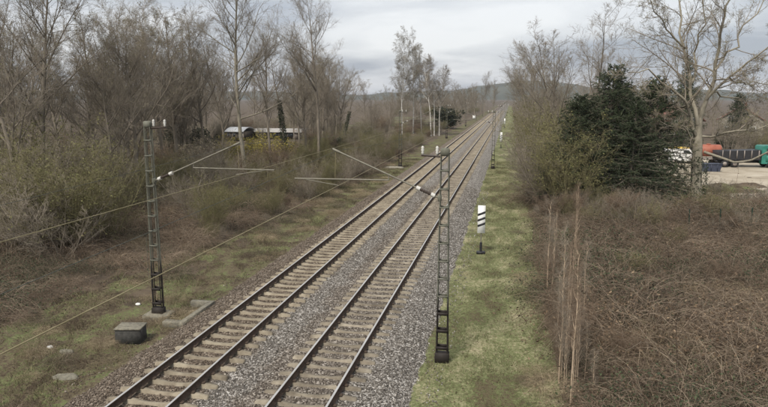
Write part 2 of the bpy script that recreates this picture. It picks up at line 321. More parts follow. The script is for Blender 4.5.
# ballast bed
def bed(x, y):
    z = np.interp(x, [-11.9, -11.15, -10.5, -7.6, -7.05, -6.5, -3.7, -3.2, -2.3], [-.52, -.20, -.115, -.115, -.08, -.10, -.10, -.12, -.5])
    near = np.minimum(np.abs(x-TL), np.abs(x-TR)) < 1.2
    return z+np.where(near, .012, .035)*wob(x, y, .55, 2)
bx_ = np.arange(-11.9, -2.29, .16); by_ = spaced([(-20, 8, 4), (8, 70, .32), (70, 200, 2), (200, 900, 25)])
bd = tag(obj('ballast', [sheet(bx_, by_, bed)], M['ballast'], smooth=True), kind='structure')
def stones(n, r):
    y = 11.5+(r.random(n)**1.7)*46; x = r.uniform(-12.5, -1.7, n)
    e = (x > -2.45+.2*wob(x, y, .8, 1)) | (x < -11.7+.2*wob(x, y, .8, 4)); keep = ~e | (r.random(n) < .22); x = x[keep]; y = y[keep]
    # leave the sleepers themselves mostly clear
    ph = np.abs(((y-8.3)/.6) % 1-.5); on = ph > .5-.235
    dl = np.abs(x-TL) < 1.33; dr = np.abs(x-TR) < 1.33
    drop = (on & dl & (r.random(len(x)) < .97)) | (on & dr & (r.random(len(x)) < np.where(np.abs(x-TR) < .6, .86, .97)))
    for c in (TL, TR): drop |= np.abs(np.abs(x-c)-.75) < .10
    x = x[~drop]; y = y[~drop]; n = len(x)
    z = np.where((x > -11.9) & (x < -2.3), bed(x, y), ground(x, y)+.03)+.012
    s = r.uniform(.016, .034, n)*(1+.012*(y-11)); O = np.array([[1, 0, 0], [-1, 0, 0], [0, 1, 0], [0, -1, 0], [0, 0, 1], [0, 0, -1]], float)
    V = O[None]*r.uniform(.65, 1.3, (n, 6, 1))*s[:, None, None]+r.normal(0, .16, (n, 6, 3))*s[:, None, None]
    a, b_, c_ = [r.uniform(0, 6.28, n) for _ in range(3)]
    def rot(V, ang, i, j):
        ca, sa = np.cos(ang)[:, None], np.sin(ang)[:, None]; p, q = V[:, :, i].copy(), V[:, :, j].copy(); V[:, :, i] = ca*p-sa*q; V[:, :, j] = sa*p+ca*q
    rot(V, a, 0, 1); rot(V, b_, 1, 2); rot(V, c_, 0, 1)
    V += np.stack([x, y, z], -1)[:, None]
    Fo = np.array([[0, 2, 4], [2, 1, 4], [1, 3, 4], [3, 0, 4], [2, 0, 5], [1, 2, 5], [3, 1, 5], [0, 3, 5]])
    return V.reshape(-1, 3), (np.arange(n)[:, None, None]*6+Fo[None]).reshape(-1, 3), np.repeat(np.clip(r.beta(2, 2.2, n), 0, 1), 6)
sv, sf, stn = stones(66000, np.random.default_rng(3))
tag(obj('ballast_stones', [(sv, sf)], M['stone'], tone=stn), 'loose grey and rust-brown ballast stones along both tracks', 'gravel', kind='stuff')

# ------------------------------------------------------------------ tracks
def sleeper_mesh(mt):
    xs = np.array([-1.3, -1.27, -.95, -.55, -.25, 0, .25, .55, .95, 1.27, 1.3]); zt = np.array([-.06, -.03, .0, -.005, -.05, -.055, -.05, -.005, 0, -.03, -.06]); wt = np.array([.05, .055, .06, .06, .052, .05, .052, .06, .06, .055, .05]); wb = np.array([.11, .12, .13, .13, .11, .10, .11, .13, .13, .12, .11])
    V = []; 
    for x, z, a, b in zip(xs, zt, wt, wb): V += [[x, -b, -.2], [x, -a, z], [x, a, z], [x, b, -.2]]
    Q = []
    for k in range(len(xs)-1):
        for j in range(3): Q.append([k*4+j, k*4+4+j, k*4+5+j, k*4+1+j])
    Q += [[0, 1, 2, 3], [40, 43, 42, 41]]
    return (np.array(V), np.array(Q))
M['sleeper_l'] = mat('sleeper_concrete', [(.28, (.11, .09, .065)), (.5, (.225, .19, .138)), (.75, (.34, .30, .225))], scale=2.2, detail=8, rand=.12, bump=.3, bscale=40)
M['sleeper_r'] = mat('sleeper_concrete_dusty', [(.3, (.11, .09, .066)), (.52, (.21, .18, .135)), (.75, (.34, .30, .235))], scale=1.7, detail=8, rand=.14, bump=.3, bscale=40)
railp = np.array([[-.075, 0], [-.075, .012], [-.012, .03], [-.009, .125], [-.036, .136], [-.036, .165], [-.030, .172], [.030, .172], [.036, .165], [.036, .136], [.009, .125], [.012, .03], [.075, .012], [.075, 0]])
def rail_pieces():
    ys = np.array([-15.0, 40, 100, 250, 500, 900]); n = len(railp); V = np.concatenate([np.stack([railp[:, 0], np.full(n, y), railp[:, 1]], -1) for y in ys]); A, B = [], []
    for k in range(len(ys)-1):
        for j in range(n): (B if j in (6,) else A).append([k*n+j, k*n+n+j, k*n+n+(j+1) % n, k*n+(j+1) % n])
    return [(V, np.array(A), 0), (V, np.array(B), 1)]
NS = 270
for cx, key, lab in ((TL, 'sleeper_l', 'left railway track with clean pale concrete sleepers and rusty rails'), (TR, 'sleeper_r', 'right railway track with dusty half-buried sleepers, nearer the lattice mast with the striped board behind')):
    t = thing('railway_track', lab, 'railway track', (cx, 0, 0), 0, 'pair of straight railway tracks')
    rm = mesh('rail', rail_pieces(), [M['rust'], M['steel']])
    for s in (-1, 1): o = obj('rail', rm, None, t); o.location.x = s*.75
    smm = mesh('sleeper', [sleeper_mesh(M[key])], M[key])
    for i in range(NS):
        o = obj('sleeper', smm, None, t); o.location = (rng.normal(0, .012), 8.3+i*.6+rng.normal(0, .012), -.004+rng.normal(0, .004)); o.rotation_euler = (0, rng.normal(0, .003), rng.normal(0, .008))
    sv_, sq_ = sleeper_mesh(None); k = np.arange(-40, 0); yy = np.concatenate([8.3+k*.6, 8.3+np.arange(NS, NS+380)*.6])
    Vb = (sv_[None]+np.stack([0*yy, yy, 0*yy-.003], -1)[:, None]).reshape(-1, 3); Qb = (np.arange(len(yy))[:, None, None]*len(sv_)+sq_[None]).reshape(-1, 4)
    tag(obj('far_sleepers', [(Vb, Qb)], M[key], t), kind='stuff')
    pc = []
    for i in range(120):
        y = 8.3+i*.6
        for s in (-1, 1):
            for q in (-1, 1): pc.append(cbox((s*.75+q*.115, y, .018), (.09, .13, .04), bev=.01))
    tag(obj('rail_fastenings', pc, M['clip'], t), kind='stuff')

# ------------------------------------------------------------------ overhead line masts, wires
def insul(a, b, ends='white_ins'):
    a = np.array(a); b = np.array(b); d = b-a; ps = []; rs = []
    for i in range(13): ps.append(a+d*i/12); rs.append(.035 if i % 2 else .06)
    return tubes([ps], [rs], 8, 0, True)
def flat(P): 
    o = []
    for p in P: o += p if isinstance(p, list) else [p]
    return o
def mast(x, y, zb, H, side, label, detail=True, arm=None):
    """side: +1 the arm reaches to +x, -1 to -x"""
    t = thing('catenary_mast', label, 'mast', (x, y, zb), 0, 'lattice masts of the overhead line')
    w0, w1 = .175, .115
    for s in (-1, 1):
        leg = []
        for q in (-1, 1): leg += flat([tubes([[[s*w0, q*.09, 0], [s*w1, q*.07, H]]], [[.024, .019]], 4, 0, True)])
        leg += flat([tubes([[[s*(w0+.012), 0, 0], [s*(w1+.012), 0, H]]], [[.02, .015]], 4, 0, True)])
        obj('leg', leg, M['mast'], t)
    nb = int(H/.56) if detail else 0
    for i in range(nb):
        z = .5+i*.56; wv = w0+(w1-w0)*z/H
        if z > H-.3: continue
        for q in (-1, 1): 
            o = obj('batten', [cbox((0, q*.122*(1-.15*z/H), z), (wv*2+.02, .012, .10 if z < 2 else .05))], M['mast'], t)
    obj('foot_plate', [cbox((0, 0, .17), (.44, .27, .32), bev=.02)], M['mast'], t)
    obj('mast_head', [cbox((0, 0, H-.06), (.25, .18, .24), bev=.03)], M['mast'], t)
    # upper bracket with two upright insulators
    br = obj('bracket', flat([rod((side*.1, 0, H-.2), (side*.72, 0, H-.16), .035, 6)]), M['brown_ins'], t)
    for dx in (.24, .68):
        obj('insulator', [lathe([(.0, -.15), (.03, -.14), (.045, -.09), (.034, -.05), (.055, 0), (.035, .04), (.05, .07), (.022, .11), (0, .12)], 10, 0, (side*dx, 0, H-.02+.02))], M['white_ins'], br)
    # cantilever
    zc0 = 4.84-zb; zt = 6.24-zb; reach = arm
    a = np.array([side*.16, 0, zc0]); b = np.array([side*reach, 0, zt]); d = b-a
    ca = obj('cantilever', flat([rod(a, a+d*.04, .03, 8), rod(a+d*.21, b, .027, 8), rod(a+d*.96, a+d*1.03, .04, 8)]), M['galv'], t)
    obj('insulator', flat([insul(a+d*.05, a+d*.19)]), M['brown_ins'], ca)
    for f_ in (.06, .20): obj('insulator_cap', flat([rod(a+d*(f_-.018), a+d*(f_+.018), .065, 8)]), M['white_ins'], ca)
    obj('hinge', [cbox((side*.14, 0, zc0), (.1, .16, .2), bev=.02)], M['mast'], ca)
    zr = 5.33-zb; xr0 = side*1.72; xr1 = side*(reach+1.35)
    obj('registration_tube', flat([rod((xr0, 0, zr+.02), (xr1, 0, zr), .021, 8), rod((xr0, 0, zr+.02), (xr0*1.01, 0, zc0+(abs(xr0)-.16)/(reach-.16)*(zt-zc0)), .018, 6)]), M['galv'], t)
    obj('drop_wire', flat([rod((side*reach, 0, zt-.02), (side*(reach+.03), 0, zr), .007, 5)]), M['wire'], t)
    obj('steady_arm', flat([rod((side*(reach+1.0), 0, zr-.02), (side*(reach-.1), 0, zr-.19), .012, 6)]), M['galv'], t)
    return t
RX, LX = -1.90, -12.93; RY = [19.2, 76.3, 133, 190, 248, 306, 364]; LY = [21.3, 76.0, 133, 190, 248, 306, 364]
pos_lab = ['nearest', 'second', 'third', 'fourth', 'fifth', 'sixth', 'farthest']
for i, y in enumerate(RY):
    mast(RX, y, -.42, 6.72, -1, ['green lattice mast with dark foot on the grass strip, tallest in the picture', 'green lattice mast beyond the three-stripe board, second on the grass strip'][i] if i < 2 else f'distant lattice mast right of the tracks, {pos_lab[i]} from the viewer', i < 4, 3.4)
for i, y in enumerate(LY):
    mast(LX, y, -.34 if i == 0 else -.42, 7.3 if i == 0 else 6.75, 1, ['rusty green lattice mast on a concrete plinth left of the tracks', 'lattice mast left of the tracks, second from the concrete plinth'][i] if i < 2 else f'distant lattice mast left of the tracks, {pos_lab[i]} from the viewer', i < 4, 3.45)
def wires(x0, ys0, lab):
    ys = [ys0[0]-57.0]+ys0; zz = 5.16
    pts = []
    for i, y in enumerate(ys): pts.append([x0+(.12 if i % 2 else -.12), y, zz])
    tag(obj('contact_wire', flat([line(pts, .0085, 6)]), M['wire']), f'pale contact wire strung over the {lab} track', 'wire', 'overhead line wires')
    t = thing('messenger_wire', f'thin sagging upper cable over the {lab} track with droppers', 'wire', (0, 0, 0), 0, 'overhead line wires')
    mp = []
    for i in range(len(ys)-1):
        for k in range(16):
            u = k/16; mp.append([x0, ys[i]+(ys[i+1]-ys[i])*u, 6.22-.62*4*u*(1-u)])
            if k in (3, 6, 10, 13) and i < 3: obj('dropper', flat([rod(tuple(mp[-1]), (x0, mp[-1][1], zz), .003, 4)]), M['wire_dark'], t)
    mp.append([x0, ys[-1], 6.22]); obj('cable', flat([line(mp, .005, 5)]), M['wire_dark'], t)
wires(-5.30, RY, 'right'); wires(-9.45, LY, 'left')

# concrete pieces by the left mast
p = gz(157, 318, -.42)
obj_ = tag(obj('mast_plinth', [cbox((LX, LY[0], -.40), (.95, .75, .34), bev=.04)], M['lichen']), 'weathered concrete plinth carrying the left mast', 'plinth')
t = thing('concrete_surround', 'low pale concrete kerb frame beside the left mast plinth', 'kerb', (-12.2, 21.3, -.45))
for nm, a, b in (('kerb', (.60, -.95, -.05), (.80, 1.6, .27)), ('kerb', (-.15, 1.36, -.05), (.595, 1.6, .27)), ('kerb', (-.05, -.95, -.05), (.595, -.65, .24))):
    c = [(u+v)/2 for u, v in zip(a, b)]; obj(nm, [cbox(c, [v-u for u, v in zip(a, b)], bev=.008)], M['lichen'], t)
t = thing('cable_box', 'dark concrete cable box with lichened lid beside the left track', 'box', (*gz(128, 345, -.45)[:2], -.45), .18)
obj('body', [cbox((0, .3, .26), (.84, .62, .52), bev=.02)], M['concrete_dark'], t); obj('lid', [cbox((0, .3, .55), (.9, .68, .06), bev=.015)], M['lichen'], t)
def rock(n_, seed, s, mt, **k):
    r = np.random.default_rng(seed); a = np.arange(9)*2*math.pi/9; rr = r.uniform(.75, 1.1, 9); V = []
    for sc_, z in ((1, 0), (.96, .7), (.8, 1)): V += [[sc_*rr[i]*math.cos(a[i])*s[0], sc_*rr[i]*math.sin(a[i])*s[1], z*s[2]+r.normal(0, .05*s[2])] for i in range(9)]
    Q = [[k_*9+j, k_*9+(j+1) % 9, k_*9+9+(j+1) % 9, k_*9+9+j] for k_ in range(2) for j in range(9)]
    V.append([0, 0, s[2]]); T = [[18+j, 18+(j+1) % 9, 27] for j in range(9)]; V = np.array(V)
    return obj(n_, [(V, np.array(Q)), (V, np.array(T))], mt, smooth=False)
for i, (x, y, s, lab, mt) in enumerate([(66, 379, (.42, .25, .10), 'flat grey stone slab in the grass at lower left', 'lichen'), (66, 353, (.28, .16, .12), 'tan stone in the grass right of the white scrap', 'lichen'),
        (394, 168, (1.2, .35, .22), 'pale concrete slab lying beside the left track far off', 'concrete')]):
    o = rock('flat_rock', 40+i, s, M[mt]); g = gz(x, y); o.location = (g[0], g[1], float(ground(g[0], g[1]))-.01); tag(o, lab, 'rock')
for x, y, lab in ((50, 349, 'crumpled white scrap of litter in the lower left grass'), (138, 305, 'small white scrap of litter left of the mast plinth')):
    o = rock('litter_scrap', int(x), (.11, .07, .06), M['white_paint']); g = gz(x, y); o.location = (g[0], g[1], float(ground(g[0], g[1]))+.05); tag(o, lab, 'litter')
g = gz(474, 119); t = thing('relay_cabinet', 'small white cabinet far off left of the tracks', 'cabinet', (g[0], g[1], -.42)); obj('body', [cbox((0, 0, .8), (1.1, .6, 1.3), bev=.04)], M['white_paint'], t); obj('base', [cbox((0, 0, .08), (1.0, .5, .16))], M['concrete_dark'], t)

# ------------------------------------------------------------------ marker boards
def board(x, y, n, lab, H=2.62):
    t = thing('marker_board', lab, 'sign', (x, y, -.42), .03, 'white striped marker boards along the grass strip')
    obj('post', flat([rod((0, 0, 0), (0, 0, 2.5), .032, 8)]), M['galv'], t)
    obj('foot', flat([rod((0, 0, .06), (0, 0, .62), .07, 10), [cbox((0, 0, .06), (.46, .30, .12), bev=.02)]]), M['black_paint'], t)
    b = obj('board', [cbox((0, -.05, 1.88), (.40, .03, 1.5), bev=.006)], M['white_paint'], t)
    for k in range(n):
        z = 1.58+k*.30+(3-n)*.13; V = np.array([[-.199, -.0675, z-.13], [.199, -.0675, z+.03], [.199, -.0675, z+.155], [-.199, -.0675, z-.005]]); V2 = V.copy(); V2[:, 1] += .004
        obj('stripe', [(np.concatenate([V2, V]), BF[:, ::1])], M['black_paint'], b)
board(-1.36, 33.9, 3, 'white board with three black diagonal stripes on the grass strip')
board(-1.45, 108, 2, 'white striped marker board, second along the grass strip')
board(-1.6, 181, 1, 'white striped marker board, farthest along the grass strip')

# ------------------------------------------------------------------ plants: branch generators
def poly(st, d, Ln, k, up, wander, r):
    P = [st]; d = norm(d)
    for i in range(k):
        d = norm(d+np.array([0, 0, up/k])+r.normal(0, wander, d.shape)); P.append(P[-1]+d*(Ln/k)[:, None])
    return np.stack(P, 1)
def radii(r0, k, tip): return r0[:, None]*(1-(1-tip)*np.linspace(0, 1, k+1)[None])
def kids(P, R, Lp, n, t0, t1, ang, asd, lr, r, side=None):
    """start points, directions, lengths, radii of n children on every parent"""
    N, K, _ = P.shape; idx = np.repeat(np.arange(N), n); t = t0+(t1-t0)*((np.tile(np.arange(n), N)+r.random(N*n))/n)
    s = np.minimum(t*(K-1), K-1.001); i = s.astype(int); f = (s-i)[:, None]
    A = P[idx, i]; B = P[idx, i+1]; pos = A*(1-f)+B*f; tan = norm(B-A); rad = R[idx, i]*(1-f[:, 0])+R[idx, i+1]*f[:, 0]
    q = r.normal(size=(N*n, 3))
    if side: q[:, 2] *= side
    perp = norm(q-(q*tan).sum(-1, keepdims=True)*tan); a = np.radians(r.normal(ang, asd, N*n))[:, None]
    return pos, np.cos(a)*tan+np.sin(a)*perp, Lp[idx]*lr*r.uniform(.55, 1.25, N*n), rad, t, idx
def crown_from(P, R, Lp, r, n=(9, 7, 5), up=(.3, .15), ang=(42, 40, 38), lr=(.42, .48, .55), rm=(.012, .0065, .0048), t0=.2):
    """twig levels grown on a set of limbs; returns mesh pieces and the twig ends"""
    pc = []
    p, d, Ln, ra, t, _ = kids(P, R, Lp, n[0], t0, 1, ang[0], 12, lr[0], r); Ln = Ln*(1.15-.5*t)
    P2 = poly(p, d, Ln, 4, up[0], .10, r); R2 = radii(np.clip(ra*.6, rm[0]*.6, np.maximum(rm[0], Ln*.016)), 4, .35); pc.append(tubes(P2, R2, 3))
    p, d, Ln, ra, t, _ = kids(P2, R2, Ln, n[1], .15, 1, ang[1], 12, lr[1], r); Ln = np.maximum(Ln*(1.15-.4*t), .2)
    P3 = poly(p, d, Ln, 2, up[1], .12, r); R3 = radii(np.clip(ra*.7, rm[1]*.8, rm[1]*1.6), 2, .5); pc.append(tubes(P3, R3, 3))
    p, d, Ln, ra, t, _ = kids(P3, R3, Ln, n[2], .1, 1, ang[2], 12, lr[2], r); Ln = np.maximum(Ln, .16)
    B = p+norm(d)*Ln[:, None]; pc.append(cones(p, B, np.full(len(p), rm[2])))
    return pc, np.concatenate([B, P3[:, -1]])
def bare_tree(seed, H, r0=None, n1=22, t0=.26, ang=42, len1=.36, wander=.035, up1=.55, n=(11, 8, 7), bark='bark', twig='twig', bud=None, stems=1, lean=.0, rm=(.012, .0065, .0048), weep=.15, ivy=0):
    r = np.random.default_rng(seed); r0 = r0 or H*.0115; N = stems
    a = r.uniform(0, 6.28, N); sp_ = (.18 if N > 1 else lean); d = np.stack([np.cos(a)*sp_, np.sin(a)*sp_, np.ones(N)], -1); st = np.stack([np.cos(a)*.15*(N > 1), np.sin(a)*.15*(N > 1), np.full(N, -.25)], -1)
    L0 = H*r.uniform(.82, 1, N) if N > 1 else np.array([H*.97]); P0 = poly(st, d, L0, 12, .12, wander, r); R0 = radii(np.full(N, r0), 12, .10); R0[:, 0] *= 1.35
    p, d, Ln, ra, t, _ = kids(P0, R0, L0, n1, t0, .99, ang, 10, len1, r); Ln = Ln*np.clip(1.25-.85*(t-t0)/(1-t0), .3, 1.2)*np.where(t < t0+.08, .7, 1)
    P1 = poly(p, d, Ln, 7, up1, .075, r); R1 = radii(np.clip(ra*.55, .012, np.maximum(.02, Ln*.0125)), 7, .25)
    trunk = mesh('trunk', [tubes(P0, R0, 9), tubes(P1, R1, 5)], M[bark], smooth=True)
    pc, tips = crown_from(P1, R1, Ln, r, n=n, up=(.3, weep), rm=rm)
    mats = [M[twig]]
    if bud:
        q = tips[r.random(len(tips)) < bud[1]]; pc.append(leaves(q+r.normal(0, .05, q.shape), r.uniform(.03, .055, len(q))*bud[2], r, 1)); mats.append(M[bud[0]])
    out_ = {'trunk': trunk, 'crown': mesh('crown', pc, mats)}
    if ivy:
        m_ = 2600; hh = r.random(m_)**1.2*ivy; s = hh/H*12; i = s.astype(int); q = P0[0, i]*(1-(s-i))[:, None]+P0[0, i+1]*(s-i)[:, None]; an = r.uniform(0, 6.28, m_); rr = (R0[0, 0]+r.gamma(2, .07, m_))*(1-.35*hh/ivy)
        q = q+np.stack([np.cos(an)*rr, np.sin(an)*rr, 0*an], -1); out_['ivy'] = mesh('ivy', [leaves(q, r.uniform(.06, .11, m_), r)], M['ivy'])
    return out_
def shrub(seed, H, stems=16, spread=.55, twig='twig', bud=None, n=(8, 6, 5), rm=(.009, .0055, .0042), up=.5, r0=.02):
    r = np.random.default_rng(seed); a = r.uniform(0, 6.28, stems); sp_ = r.uniform(.1, 1, stems)*spread; rad = H*.10*np.sqrt(r.random(stems))
    st = np.stack([np.cos(a)*rad, np.sin(a)*rad, np.full(stems, -.15)], -1); d = np.stack([np.cos(a)*sp_, np.sin(a)*sp_, np.ones(stems)], -1); L0 = H*r.uniform(.6, 1.02, stems)
    P0 = poly(st, d, L0, 6, up-.3, .09, r); R0 = radii(np.full(stems, r0), 6, .3)
    pc, tips = crown_from(P0, R0, L0, r, n=n, rm=rm, lr=(.36, .5, .6), t0=.15)
    res = {'stems': mesh('stems', [tubes(P0, R0, 5)], M[twig])}; mats = [M[twig]]
    if bud:
        q = tips[r.random(len(tips)) < bud[1]]; pc.append(leaves(q+r.normal(0, .04, q.shape), r.uniform(.025, .05, len(q))*bud[2], r, 1)); mats.append(M[bud[0]])
    res['crown'] = mesh('crown', pc, mats); return res
def spruce(seed, H, wid=.27):
    r = np.random.default_rng(seed); P0 = poly(np.array([[0, 0, -.2]]), np.array([[0, 0, 1.]]), np.array([H]), 12, .1, .012, r); R0 = radii(np.array([H*.014]), 12, .08)
    nb = 230; t = np.sort(r.uniform(.05, .985, nb)); s = t*12*.999; i = s.astype(int); st = P0[0, i]*(1-(s-i))[:, None]+P0[0, i+1]*(s-i)[:, None]; a = np.arange(nb)*2.4+r.normal(0, .3, nb)
    Ln = (H*wid*(1-t)**.62+.2)*r.uniform(.7, 1.15, nb); el = np.interp(t, [0, .5, 1], [-.12, .12, .8]); d = np.stack([np.cos(a), np.sin(a), el], -1)
    P1 = poly(st, d, Ln, 6, -.12, .06, r); P1[:, -1, 2] += Ln*.05; R1 = radii(Ln*.012+.006, 6, .3)
    p, d, L2, ra, t2, _ = kids(P1, R1, Ln, 13, .12, 1, 48, 12, .34, r, side=.35); L2 = np.clip(L2*(1.2-.7*t2), .16, 1.2)
    P2 = poly(p, d, L2, 3, -.35, .08, r); R2 = radii(np.full(len(p), .008), 3, .5)
    p, d, L3, ra, t3, _ = kids(P2, R2, L2, 10, .02, 1, 46, 16, .45, r, side=.8); L3 = np.clip(L3, .09, .24)
    return {'trunk': mesh('trunk', [tubes(P0, R0, 8)], M['bark'], smooth=True), 'crown': mesh('crown', [tubes(P1, R1, 4, 1), tubes(P2, R2, 3, 1), cones(p, p+norm(d)*L3[:, None]+[0, 0, -.015], np.full(len(p), .020))], [M['needle'], M['bark']])}
PROTO = {}
def place(name, var, loc, s, rz, label, cat, group=None, tilt=(0, 0)):
    t = thing(name, label, cat, loc, 0, group); t.rotation_euler = (tilt[0], tilt[1], rz); t.scale = (s, s, s) if not isinstance(s, tuple) else s
    ps_ = [obj(k, me, None, t) for k, me in var.items()]
    PROTO.setdefault(id(var), ps_)
    return t
def mass(name, kinds, x, y, h, r, mt_label, cat, sink=.05, wide=(.9, 1.35)):
    """a mass of plants nobody could count: one object, copies of plants that stand in the scene"""
    n = len(x); vi = r.integers(0, len(kinds), n); hv = np.array([V[k][1] for k in kinds])[vi]; sc_ = h/hv; w_ = sc_*r.uniform(*wide, n)
    me = bpy.data.meshes.new(name); me.vertices.add(n); me.vertices.foreach_set('co', np.stack([x, y, ground(x, y)-sink], -1).astype(np.float32).ravel())
    for nm, ty, dat in (('vi', 'INT', vi.astype(np.int32)), ('rot', 'FLOAT_VECTOR', np.stack([0*x, 0*x, r.uniform(0, 6.28, n)], -1)), ('scl', 'FLOAT_VECTOR', np.stack([w_, w_, sc_], -1))):
        a = me.attributes.new(nm, ty, 'POINT'); a.data.foreach_set('vector' if ty == 'FLOAT_VECTOR' else 'value', dat.astype(np.int32 if ty == 'INT' else np.float32).ravel())
    o = link(bpy.data.objects.new(name, me)); t = bpy.data.node_groups.new(name, 'GeometryNodeTree'); N = t.nodes.new; l = t.links.new
    t.interface.new_socket('Geometry', in_out='INPUT', socket_type='NodeSocketGeometry'); t.interface.new_socket('Geometry', in_out='OUTPUT', socket_type='NodeSocketGeometry')
    gi = N('NodeGroupInput'); go = N('NodeGroupOutput'); ip = N('GeometryNodeInstanceOnPoints'); ja = N('GeometryNodeJoinGeometry')
    for k in kinds:
        jk = N('GeometryNodeJoinGeometry'); gt = N('GeometryNodeGeometryToInstance')
        for po in PROTO[id(V[k][0])]:
            oi = N('GeometryNodeObjectInfo'); oi.transform_space = 'ORIGINAL'; oi.inputs['Object'].default_value = po; l(oi.outputs['Geometry'], jk.inputs[0])
        l(jk.outputs[0], gt.inputs[0]); l(gt.outputs[0], ja.inputs[0])
    def at(nm, ty):
        q = N('GeometryNodeInputNamedAttribute'); q.data_type = ty; q.inputs['Name'].default_value = nm; return q.outputs['Attribute']
    ip.inputs['Pick Instance'].default_value = True; l(gi.outputs[0], ip.inputs['Points']); l(ja.outputs[0], ip.inputs['Instance']); l(at('vi', 'INT'), ip.inputs['Instance Index'])
    er = N('FunctionNodeEulerToRotation'); l(at('rot', 'FLOAT_VECTOR'), er.inputs[0]); l(er.outputs[0], ip.inputs['Rotation']); l(at('scl', 'FLOAT_VECTOR'), ip.inputs['Scale']); l(ip.outputs[0], go.inputs[0])
    md = o.modifiers.new('plants', 'NODES'); md.node_group = t
    return tag(o, mt_label, cat, kind='stuff')
def spots(n, xr, yr, r, keep=None):
    X, Y = [], []
    while len(X) < n:
        x = r.uniform(*xr); y = r.uniform(*yr)
        if keep is None or keep(x, y): X.append(x); Y.append(y)
    return np.array(X), np.array(Y)

# variants
V = {}
for i in range(4): V['tree%d' % i] = (bare_tree(11+i, 18, n1=24, len1=[.34, .40, .30, .37][i], ang=[42, 48, 36, 45][i], t0=[.22, .3, .18, .25][i], wander=[.03, .05, .03, .06][i], bud=('bud', .12, 1)), 18)
V['multi'] = (bare_tree(31, 14, stems=4, r0=.10, n1=12, len1=.28, t0=.2, bud=('bud', .15, 1), n=(8, 6, 5)), 14)
V['pale'] = (bare_tree(35, 24, r0=.25, n1=36, len1=.30, ang=46, t0=.3, bark='bark_pale', n=(11, 8, 6)), 24)
V['round'] = (bare_tree(39, 20, r0=.2, n1=26, len1=.40, ang=48, t0=.30, up1=.75, n=(12, 8, 6)), 20)
V['ivytree'] = (bare_tree(44, 15, r0=.2, n1=14, len1=.28, t0=.4, wander=.06, ivy=8.5, n=(7, 6, 5)), 15)
V['birch'] = (bare_tree(51, 22, r0=.17, n1=38, len1=.27, ang=40, t0=.32, bark='birch', weep=-.5, up1=.3, bud=('bud_pale', .3, 1.0), n=(10, 8, 5), rm=(.016, .010, .009)), 22)
V['birch2'] = (bare_tree(52, 18, r0=.15, n1=28, len1=.28, ang=40, t0=.4, bark='birch', weep=-.5, up1=.3, twig='twig', n=(10, 8, 5), wander=.03, rm=(.016, .010, .008)), 18)
V['wispy'] = (bare_tree(57, 15, stems=3, r0=.09, n1=16, len1=.26, ang=34, t0=.25, up1=.6, n=(8, 6, 5)), 15)
V['fan'] = (bare_tree(58, 16, stems=3, r0=.11, n1=13, len1=.34, ang=36, t0=.3, up1=.7, n=(9, 7, 5)), 16)
V['sh_olive'] = (shrub(61, 5, stems=26, spread=.45, twig='twig_olive', bud=('bud', .5, 1.1)), 5)
V['sh_olive2'] = (shrub(62, 4, stems=20, spread=.7, twig='twig_olive', bud=('bud', .25, 1.0)), 4)
V['sh_brown'] = (shrub(63, 3.2, stems=20, spread=.8, twig='twig'), 3.2)
V['sh_red'] = (shrub(64, 3, stems=24, spread=.5, twig='twig_red', bud=('leaf_dead', .15, 1)), 3)
V['sh_fine'] = (shrub(69, 2.6, stems=18, spread=.4, twig='twig_red', n=(8, 6, 4), rm=(.0045, .0028, .0022), r0=.008), 2.6)
V['sh_grey'] = (shrub(65, 5.5, stems=14, spread=.5, twig='twig', bud=('bud', .2, 1), r0=.03), 5.5)
V['sh_green'] = (shrub(68, 2.4, stems=20, spread=.8, twig='twig_olive', bud=('leaf_green', 1, 1.9)), 2.4)
V['sh_yellow'] = (shrub(66, 2.6, stems=18, spread=.8, twig='twig_olive', bud=('flower', .55, 1.4)), 2.6)
V['sh_cream'] = (shrub(67, 2.4, stems=12, spread=.8, twig='twig', bud=('cream', .8, 1.7), n=(6, 5, 4)), 2.4)
V['sapling'] = (bare_tree(71, 4.4, r0=.026, n1=20, len1=.10, ang=26, t0=.35, bark='sapling', twig='twig_red', n=(4, 3, 3), rm=(.0035, .0022, .0018), wander=.025), 4.4)
V['sapling2'] = (bare_tree(72, 3.2, r0=.021, n1=15, len1=.11, ang=26, t0=.35, bark='sapling', twig='twig', n=(4, 3, 3), rm=(.0035, .0022, .0018), wander=.03), 3.2)
V['spruce0'] = (spruce(81, 11, .33), 11); V['spruce1'] = (spruce(82, 10, .36), 10)
pr = np.random.default_rng(99)
def hero(kind, pxx, Y, topy, label, name='bare_tree', cat='tree', group=None, wide=1.0, tilt=(0, 0), rz=None):
    a = aty(pxx, 150, Y); x = a[0]; zg = float(ground(x, Y)); H = aty(pxx, topy, Y)[2]-zg; var, h = V[kind]; s = H/h
    return place(name, var, (x, Y, zg), (s*wide, s*wide, s), pr.uniform(0, 6.28) if rz is None else rz, label, cat, group, tilt)
def scatter(kinds, n, xr, yr, hr, label, name, cat, group, keep=None):
    c = 0
    while c < n:
        x = pr.uniform(*xr); y = pr.uniform(*yr)
        if keep is not None and not keep(x, y): continue
        k = kinds[pr.integers(len(kinds))]; var, h = V[k]; s = pr.uniform(*hr)/h
        place(name, var, (x, y, float(ground(x, y))), (s*pr.uniform(.9, 1.3), s*pr.uniform(.9, 1.3), s), pr.uniform(0, 6.28), label, cat, group); c += 1

